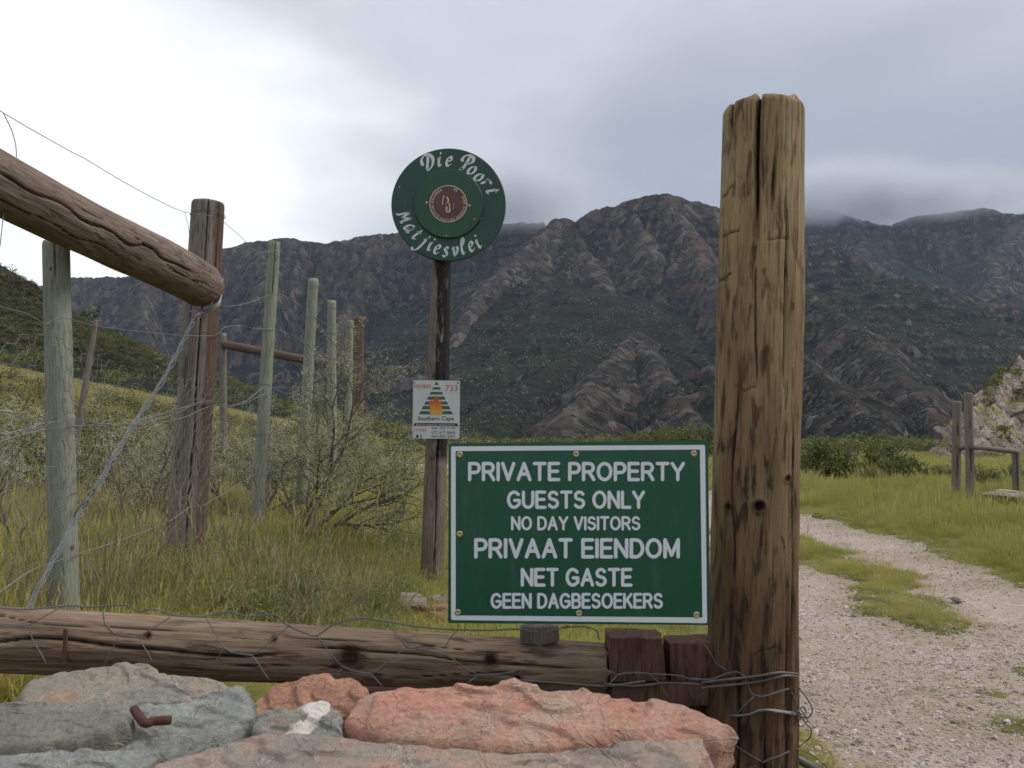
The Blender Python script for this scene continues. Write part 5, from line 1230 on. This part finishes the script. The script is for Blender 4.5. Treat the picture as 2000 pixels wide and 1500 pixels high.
s_ = .0075 * np.exp(rng.normal(0, .45, len(x))) * (1 + np.hypot(x, y) * .05)
s_ = np.minimum(s_, .05)
x2, y2 = candidates(5200, 3.2, 22, 8, 36, .9); z2, sd2 = ground_h(x2, y2); ok = (np.abs(sd2) < .28) | ((sd2 > 0) & (rng.uniform(0, 1, len(x2)) < .07)); s2_ = .018 * np.exp(rng.normal(0, .45, ok.sum()))
x, y, z, s_ = np.concatenate([x, x2[ok]]), np.concatenate([y, y2[ok]]), np.concatenate([z, z2[ok]]), np.concatenate([s_, s2_])
scatter('road_gravel', np.stack([x, y, z + s_ * .08], 1), rots(len(x), .25), np.stack([s_, s_, s_], 1) * rng.uniform(.7, 1.3, (len(x), 3)), rng.integers(0, 6, len(x)), [pebble(i) for i in range(6)])

# scrub on the slopes and in the valley
SCR = [clump(90, 1.0, .20, 200 + i, M_scrub, .8, 1.0) for i in range(5)]
Vt, slp, rk, hl, nr_, nc_ = TERR
rad = np.hypot(Vt[:, 0], Vt[:, 1]); wgt = np.where((hl > .02) & (rad < 1500), rad ** 1.0 * np.clip(1.1 - rk * 1.2, .02, 1) * (rad > 130), 0.0)
wgt[(rad > 700)] = 0.0
pick = rng.choice(len(Vt), 26000, p=wgt / wgt.sum()); pick = np.minimum(pick, len(Vt) - 3 * nc_ - 3)
ua, ub = rng.uniform(0, 1, (len(pick), 1)), rng.uniform(0, 1, (len(pick), 1)); pa = Vt[pick] + (Vt[pick + nc_] - Vt[pick]) * ua; p = pa + (Vt[pick + 1] - Vt[pick]) * ub
bad = np.linalg.norm(p - Vt[pick], axis=1) > 25; p[bad] = Vt[pick][bad]
s_ = .55 * np.exp(rng.normal(.25, .45, len(pick))) * np.clip(rad[pick] / 520, .5, 1.5); s_ *= np.where(rng.uniform(0, 1, len(pick)) < .06, 1.8, 1)
scatter('hillside_scrub', p - np.array([0, 0, .2]), rots(len(pick), .1), np.stack([s_, s_, s_ * .8], 1), rng.integers(0, 5, len(pick)), SCR)
x, y = candidates(600, 110, 420, -34, 34, .8); ok = (x > -.22 * y) | (rng.uniform(0, 1, len(x)) < .3); x, y = x[ok], y[ok]; z = ground0(x, y) + .01 * np.maximum(0, y - 400); ok = np.abs(x) < 1e9
s_ = rng.uniform(.7, 2.1, len(x)); scatter('valley_scrub', np.stack([x, y, z - .1], 1), rots(len(x), .1), np.stack([s_ * 1.3, s_ * 1.3, s_], 1), rng.integers(0, 3, len(x)), [clump(260, 1.0, .12, 230 + i, M_bush, .8) for i in range(3)])

x, y = candidates(430, 13, 75, -35, -13, .8); z = ground0(x, y); s_ = rng.uniform(.3, .95, len(x)) * (1 + y * .006); scatter('field_scrub', np.stack([x, y, z - .05], 1), rots(len(x), .1), np.stack([s_ * 1.2, s_ * 1.2, s_], 1), rng.integers(0, 3, len(x)), [clump(420, .8, .055, 240 + i, M_scrub, .7) for i in range(3)])
# low leafy weeds by the fence
WEED = [clump(420, .16, .010, 250 + i, M_weed, .7, 1.1, .1) for i in range(3)]
x, y = candidates(2300, 4.2, 9.5, -36, -6); w_ = fbm(x * .9, y * .9, seed=401, o=3)
ok = (w_ + .25 * rng.normal(0, 1, len(x)) > .16); x, y = x[ok], y[ok]; z, _ = ground_h(x, y); s_ = rng.uniform(.25, 1.0, len(x))
scatter('weeds', np.stack([x, y, z], 1), rots(len(x), .1), np.stack([s_, s_, s_ * 1.2], 1), rng.integers(0, 3, len(x)), WEED)
DRY = [blades(10, .48, .14, .0024, .9, 260 + i, M_dry, .3) for i in range(3)]
x, y = candidates(1500, 4, 16, -35, -8); ok = fbm(x * .8, y * .8, seed=405, o=3) > .05; x, y = x[ok], y[ok]; z, sd = ground_h(x, y); ok = sd < -.3; x, y, z = x[ok], y[ok], z[ok]; s_ = rng.uniform(.5, 1.1, len(x))
scatter('dry_stalks', np.stack([x, y, z], 1), rots(len(x), .25), np.stack([s_, s_, s_], 1), rng.integers(0, 3, len(x)), DRY)

# ------------------------------------------------------------------ thorn bushes
def thorn_bush(base, main, seed, label, depth=4, tw=.055, group=None, leafy=1.0, thick=.022):
    rt = random.Random(seed); root = empty('thorn_bush', base); tag(root, label, 'bush', group)
    wood, th, lf = MB(), MB(), MB()
    def twig(p, d, L, r, lev):
        pts = [p]; n = 5
        for i in range(n):
            d = (d + Vector((rt.gauss(0, .16), rt.gauss(0, .16), rt.gauss(0, .12) + (.03 if lev < 2 else -.01)))).normalized(); pts.append(pts[-1] + d * L / n)
        wood.tube(pts, [r * (1 - .5 * i / n) for i in range(n + 1)], 5 if lev < 2 else 3, cap=False)
        for i in range(1, n + 1):
            q = pts[i]; dd = (pts[i] - pts[i - 1]).normalized()
            if lev >= 2:
                for _ in range(1 if rt.random() < .6 else 0):
                    s1 = dd.orthogonal().normalized(); s1.rotate(Matrix.Rotation(rt.uniform(0, 6.28), 3, dd)); o2 = dd.cross(s1)
                    for sg in (-1, 1):
                        tip = q + (s1 * sg * .8 + o2 * .5 + dd * .3).normalized() * tw * rt.uniform(.5, 1.1); r3 = .0011
                        u_ = s1.cross(tip - q).normalized() * r3; w_ = dd * r3
                        th.add([q + u_, q - u_ * .5 + w_, q - u_ * .5 - w_, tip], [(0, 1, 3), (1, 2, 3), (2, 0, 3)])
                for _ in range(int(1.6 * leafy + rt.random())):
                    c = q + Vector((rt.gauss(0, .022), rt.gauss(0, .022), rt.gauss(0, .02))); a = Vector((rt.gauss(0, 1), rt.gauss(0, 1), rt.gauss(0, 1))).normalized() * .010; b_ = a.orthogonal().normalized() * .0045
                    lf.add([c - a, c + b_, c + a, c - b_], [(0, 1, 2, 3)])
            if lev < depth and (i > 1 or lev > 0) and rt.random() < (.85 if lev < 2 else .45):
                nd_ = dd.orthogonal().normalized(); nd_.rotate(Matrix.Rotation(rt.uniform(0, 6.28), 3, dd)); nd_ = (dd * rt.uniform(.5, 1.0) + nd_ * rt.uniform(.5, .9) + Vector((0, 0, .12))).normalized()
                twig(q, nd_, L * rt.uniform(.5, .74), r * .62 * (1 - .3 * i / n), lev + 1)
        if lev < depth: twig(pts[-1], (d + Vector((rt.gauss(0, .2), rt.gauss(0, .2), .05))).normalized(), L * .62, r * .5, lev + 1)
    for (dv, L, r_) in main: twig(Vector(base), Vector(dv).normalized(), L, r_ * thick / .022, 0)
    child(wood, 'branches', M_bark, root); child(th, 'thorns', M_thorn, root, False)
    if lf.v: child(lf, 'leaves', M_tleaf, root, False)
    return root
g0 = lambda x, y: Vector((x, y, gz(x, y) - .03))
pth = at(582, 1000, 7.0)
thorn_bush(g0(pth.x, 7.0), [((.58, .1, .72), .86, .032), ((.78, .1, .52), .72, .024), ((.70, -.1, .62), .62, .02), ((.1, .2, .9), .62, .02), ((-.35, .1, .8), .50, .015)], 11, 'thorn bush with a bent dark trunk and white thorns, spreading right of the fence', leafy=1.0)
pth = at(495, 1010, 7.9)
thorn_bush(g0(pth.x, 7.9), [((-.45, .1, .8), .66, .022), ((.25, .1, .9), .66, .02), ((-.1, -.1, .95), .6, .018)], 17, 'thorn bush with dark crossing stems behind the first pale green fence post', leafy=.8)
pth = at(270, 960, 8.2)
thorn_bush(g0(pth.x, 8.2), [((.2, 0, .95), .80, .018), ((-.3, .1, .9), .66, .016), ((.5, .0, .8), .62, .015)], 23, 'tall white-thorned bush between the left pole and the strainer post', leafy=.8, tw=.075)
pth = at(20, 960, 6.8)
thorn_bush(g0(pth.x, 6.8), [((.15, 0, .95), .62, .016), ((-.4, .1, .8), .5, .014)], 29, 'thorny bush at the left edge of the view, behind the netting', leafy=.6, tw=.07)
pth = at(640, 960, 9.6)
thorn_bush(g0(pth.x, 9.6), [((.3, 0, .9), .62, .018), ((-.5, .1, .8), .6, .016), ((0, .1, .95), .62, .018)], 31, 'leafier thorn bush hiding the feet of the far fence posts', leafy=1.8)
# dry bramble loop and fallen twig in the grass
b = MB(); rb = random.Random(3)
for k in range(16):
    c = at(612 + rb.gauss(0, 12), 1045 + rb.gauss(0, 8), 6.3); a0 = rb.uniform(0, 6.28); pts = []
    for i in range(7): q = i / 6; pts.append(c + Vector((math.cos(a0) * .16 * q, math.sin(a0) * .1 * q, .22 * math.sin(q * 3.0) * rb.uniform(.6, 1.1) - .03)))
    b.tube(catmull(pts, 3), .0028, 4)
tag(b.build('dry_bramble', M_dry), 'tangle of dry straw-coloured stems in the grass by the thorn bush', 'plant', None, 'stuff')

# ------------------------------------------------------------------ leafy bushes
BL = [clump(3600, 1.0, .065, 300 + i, M_bush, .85, 1.0, .3) for i in range(4)]
def bush(u, v_base, v_top, Y, label, var, group, wide=1.0):
    g = at(u, v_base, Y); h = (v_base - v_top) * Y / F; x = g.x; z = max(gz(x, Y), g.z - .0) if abs(gz(x, Y) - g.z) > .6 else gz(x, Y)
    root = empty('bush', (x, Y, z)); tag(root, label, 'bush', group); h = at(u, v_top, Y).z - z
    o = obj('foliage', BL[var], None, root); zt_ = max(q.co.z for q in BL[var].vertices); sc_ = h / zt_; o.scale = (sc_ * wide, sc_ * wide, sc_); o.rotation_euler = (0, 0, var * 1.7 + u)
    b = MB(); rb = random.Random(int(u))
    for k in range(6):
        a = rb.uniform(0, 6.28); b.tube([Vector((x, Y, z - .1)), Vector((x + math.cos(a) * .15 * h, Y + math.sin(a) * .15 * h, z + .35 * h)), Vector((x + math.cos(a) * .4 * h, Y + math.sin(a) * .4 * h, z + .75 * h))], [.06, .045, .015], 5)
    child(b, 'stems', M_bark, root)
GB = 'bushes behind the grass on the right'
for i, (u, vb, vt, Y, w_, lab) in enumerate([
    (1590, 950, 850, 29, 1.15, 'rounded olive bush right beside the gate post, behind the far grass'), (1655, 950, 848, 31, 1.1, 'wide olive bush, second from the gate post in the row beyond the grass'),
    (1740, 950, 852, 28, .95, 'domed olive bush, third from the gate post in the row beyond the grass'), (1700, 950, 905, 26, 1.0, 'low olive bush standing in front of the middle of the bush row'), (1790, 948, 890, 31, 1.1, 'small dull bush at the right end of the bush row'),
    (1845, 946, 905, 30, 1.3, 'low grey-green bush just left of the two grey gate posts'), (1545, 948, 868, 30, 1.1, 'olive bush half hidden behind the gate post'),
    (1930, 960, 905, 22, .9, 'dark twiggy bush between the far gate posts and the rail end'), (1985, 965, 900, 23, .9, 'dark bush at the right edge behind the low rail')]):
    bush(u, vb, vt, Y, lab, i % 4, GB, w_)
GC = 'bushes above the green notice'
for i, (u, vt, Y, lab) in enumerate([(1225, 838, 60, 'low olive bush peeking over the notice, leftmost of that row'), (1265, 836, 62, 'olive bush peeking over the notice, second from the left'), (1310, 828, 60, 'taller bush over the notice with a pale stem'),
    (1350, 832, 63, 'yellowish green bush over the right end of the notice'), (1385, 822, 60, 'yellow-green bush touching the gate post above the notice'), (1180, 852, 66, 'lowest bush just rising over the notice top edge')]):
    bush(u, 905, vt, Y, lab, (i + 1) % 4, GC, 1.0)
for i, (u, vt, vb, Y, lab) in enumerate([(700, 845, 900, 48, 'yellow-green bush beside the far bend of the road'), (770, 852, 892, 60, 'small bush beyond the road left of the sign pole'), (640, 850, 900, 44, 'olive bush past the fence end, left of the road bend'), (800, 858, 890, 75, 'distant low bush beside the member plate')]):
    bush(u, vb, vt, Y, lab, i % 4, 'bushes near the far bend of the road', 1.3)

# ------------------------------------------------------------------ far gate on the right
ga = empty('gate_frame', at(1890, 990, 16.5)); 
def gpost2(u0, v0, u1, v1, r_, Y, mat, seed, label):
    a, c = at(u1, v1, Y), at(u0, v0, Y); a = a + (a - c).normalized() * .3
    o = log('gate_timber', a, c, r_, r_ * .95, mat, 24, 80, seed=seed, rough=.04, cracks=[(10, .3, 1.0, .08, .12, .1)]); tag(o, label, 'post'); return o
bpy.data.objects.remove(ga)
gpost2(1869, 784, 1867, 985, .085, 16.8, M_far_post, 71, 'shorter dark post, left one of the pair at the far gate')
gpost2(1891, 768, 1896, 992, .080, 16.2, M_far_post, 72, 'tallest grey post at the far gate, right one of the pair')
gpost2(1984, 881, 1986, 985, .070, 16.6, M_far_post, 73, 'short dark post under the right end of the far rail')
o = log('far_rail', at(1897, 872, 16.0), at(1985, 882, 16.5), .048, .052, M_grey, 20, 60, seed=74, rough=.05); tag(o, 'pale horizontal rail between the tallest far post and the short post', 'rail')
o = log('far_rail', at(1860, 881, 17.4), at(1898, 869, 16.05), .05, .045, M_grey, 20, 40, seed=75, rough=.05); tag(o, 'short pale rail tied across the two far gate posts', 'rail')

# ------------------------------------------------------------------ rocks
M_rock, t = new_mat('field_rock'); O = geo_pos(t)
rc_ = mixc(t, mrange(t, noise(t, O, 1.1, 6, .6), .36, .62), (0.17, 0.145, 0.12), (0.34, 0.30, 0.255)); rc_ = mixc(t, mrange(t, noise(t, O, .5, 5), .52, .62, 0, .8), rc_, (0.25, 0.22, 0.075)); rc_ = mixc(t, mrange(t, noise(t, vmap(t, O, loc=(3, 3, 3)), .9, 4), .56, .64, 0, .7), rc_, (0.34, 0.22, 0.17))
rc_ = mixc(t, mrange(t, noise(t, O, 3.5, 6, .7), .50, .40, 0, .7), rc_, (0.05, 0.045, 0.035))
finish(t, rc_, .9, noise(t, O, 4, 8, .7), .12, .9, spec=.2)
def boulder(seed, n=11):
    P_, f_ = rough_block((0, 0, 0), (1, .8, .7), seed, .42, n, .0); rg = np.random.default_rng(seed)
    for _ in range(7):
        d = rg.normal(0, 1, 3); d /= np.linalg.norm(d); k = P_ @ d; lim = .62 + .15 * rg.uniform(); P_ = P_ - np.outer(np.maximum(0, k - lim), d) * .9
    P_ = P_ * (1 + .08 * fbm(P_[:, 0] * 2 + seed, P_[:, 1] * 2, P_[:, 2] * 2, seed=seed, o=3)[:, None]); return mesh_from('boulder', P_, f_, smooth=False)
BD = [boulder(500 + i) for i in range(6)]
for m_ in BD: m_.materials.append(M_rock)
# outcrop that rises on the right, 60 to 95 m away
oc = empty('rock_outcrop', at(1990, 880, 75)); tag(oc, 'pale lichen-covered rocky outcrop rising at the right edge', 'rocks')
crest = [(1850, 890, 62), (1885, 850, 66), (1905, 815, 70), (1940, 765, 76), (1975, 722, 82), (2010, 690, 88), (2080, 655, 96), (2250, 600, 105), (2500, 600, 110)]
cw_ = np.array([pt(*p) for p in crest])
gx, gy = np.meshgrid(np.linspace(26, 100, 330), np.linspace(50, 130, 300)); gx, gy = gx.ravel(), gy.ravel(); hz_ = np.full(gx.shape, -9.)
for i in range(len(cw_) - 1):
    a, c = cw_[i], cw_[i + 1]; e = c[:2] - a[:2]; q = np.clip(((gx - a[0]) * e[0] + (gy - a[1]) * e[1]) / (e @ e), 0, 1); d = np.hypot(gx - a[0] - q * e[0], gy - a[1] - q * e[1])
    hz_ = np.maximum(hz_, a[2] + (c[2] - a[2]) * q - 1.15 * d)
hz_ = hz_ + 1.6 * fbm(gx / 6, gy / 6, seed=601, o=5, g=.6, ridged=True) + .55 * np.floor(3.0 * fbm(gx / 3.2 + gy / 6, gy / 2.4, seed=603, o=3)) + .25 * fbm(gx * 1.2, gy * 1.2, seed=604, o=3, ridged=True) - .5
hm = child_mesh = mesh_from('rock_face', np.stack([gx, gy, np.maximum(hz_, -2.5)], 1), grid_faces(300, 330))
o = obj('rock_face', hm, M_rock); o.parent = oc; o.matrix_parent_inverse = parent_inv(oc)
rb = random.Random(8); cnt = 0; tries = 0
while cnt < 90 and tries < 40000:
    tries += 1; k = rb.randrange(len(gx)); x_, y_, z_ = gx[k], gy[k], hz_[k]
    if z_ < .0 or x_ / y_ > .72: continue
    nb_ = hz_[min(k + 330, len(gx) - 1)]
    if nb_ < z_ - .05: continue        # only the side that faces the valley
    s_ = rb.uniform(.7, 2.3) if rb.random() < .6 else rb.uniform(.4, .8)
    o = obj('boulder', BD[rb.randrange(6)]); o.parent = oc; o.matrix_parent_inverse = parent_inv(oc)
    o.location = (x_ + rb.uniform(-.2, .2), y_, z_ - s_ * .15); o.scale = (s_ * 1.1, s_, s_ * rb.uniform(.45, .8)); o.rotation_euler = (rb.uniform(-.3, .3), rb.uniform(.1, .6), rb.uniform(0, 6.28)); cnt += 1
p_ = [i for i in range(len(gx)) if hz_[i] > .2]; pk = rng.choice(p_, 420); s_ = rng.uniform(.3, .9, len(pk))
scatter('outcrop_scrub', np.stack([gx[pk], gy[pk], hz_[pk] + .2], 1), rots(len(pk), .1), np.stack([s_, s_, s_], 1), rng.integers(0, 5, len(pk)), SCR)
# rocks in the grass
def rock(u, v, Y, s3, seed, label, group=None, flat=.6, mat=None):
    p = at(u, v, Y); me = BD[seed % 6]
    if mat: me = me.copy(); me.materials.clear(); me.materials.append(mat)
    o = obj('rock', me); o.location = (p.x, Y, max(gz(p.x, Y), 0) + s3 * .45 if p.z < gz(p.x, Y) + .4 else p.z); o.scale = (s3, s3 * .8, s3 * flat); o.rotation_euler = (0, .15, seed * 1.3); tag(o, label, 'rock', group)
rock(800, 1165, 5.3, .19, 1, 'grey flat rock half buried in the grass left of the notice', flat=.5, mat=MS['beige']); rock(858, 1182, 5.2, .17, 2, 'reddish rock in the grass touching the left edge of the notice', flat=.6, mat=MS['orange']); rock(843, 1160, 5.6, .13, 3, 'small dark rock at the foot of the sign pole', mat=M_rock)
rock(736, 930, 15, .16, 4, 'dark reddish stone in the grass by the thorn bush', mat=M_rust)
rock(1975, 993, 15.0, .50, 5, 'flat pinkish rock in the grass at the right edge', flat=.35, mat=MS['beige'])
rock(1598, 1016, 14.5, .10, 2, 'grey stone on the far edge of the gravel track, beside the gate post')
rock(1740, 1178, 7.3, .05, 1, 'pale stone lying on the gravel near the grass strip', mat=MS['beige']); rock(1868, 1182, 6.9, .05, 4, 'pale stone on the gravel right of the grass strip', mat=MS['beige'])
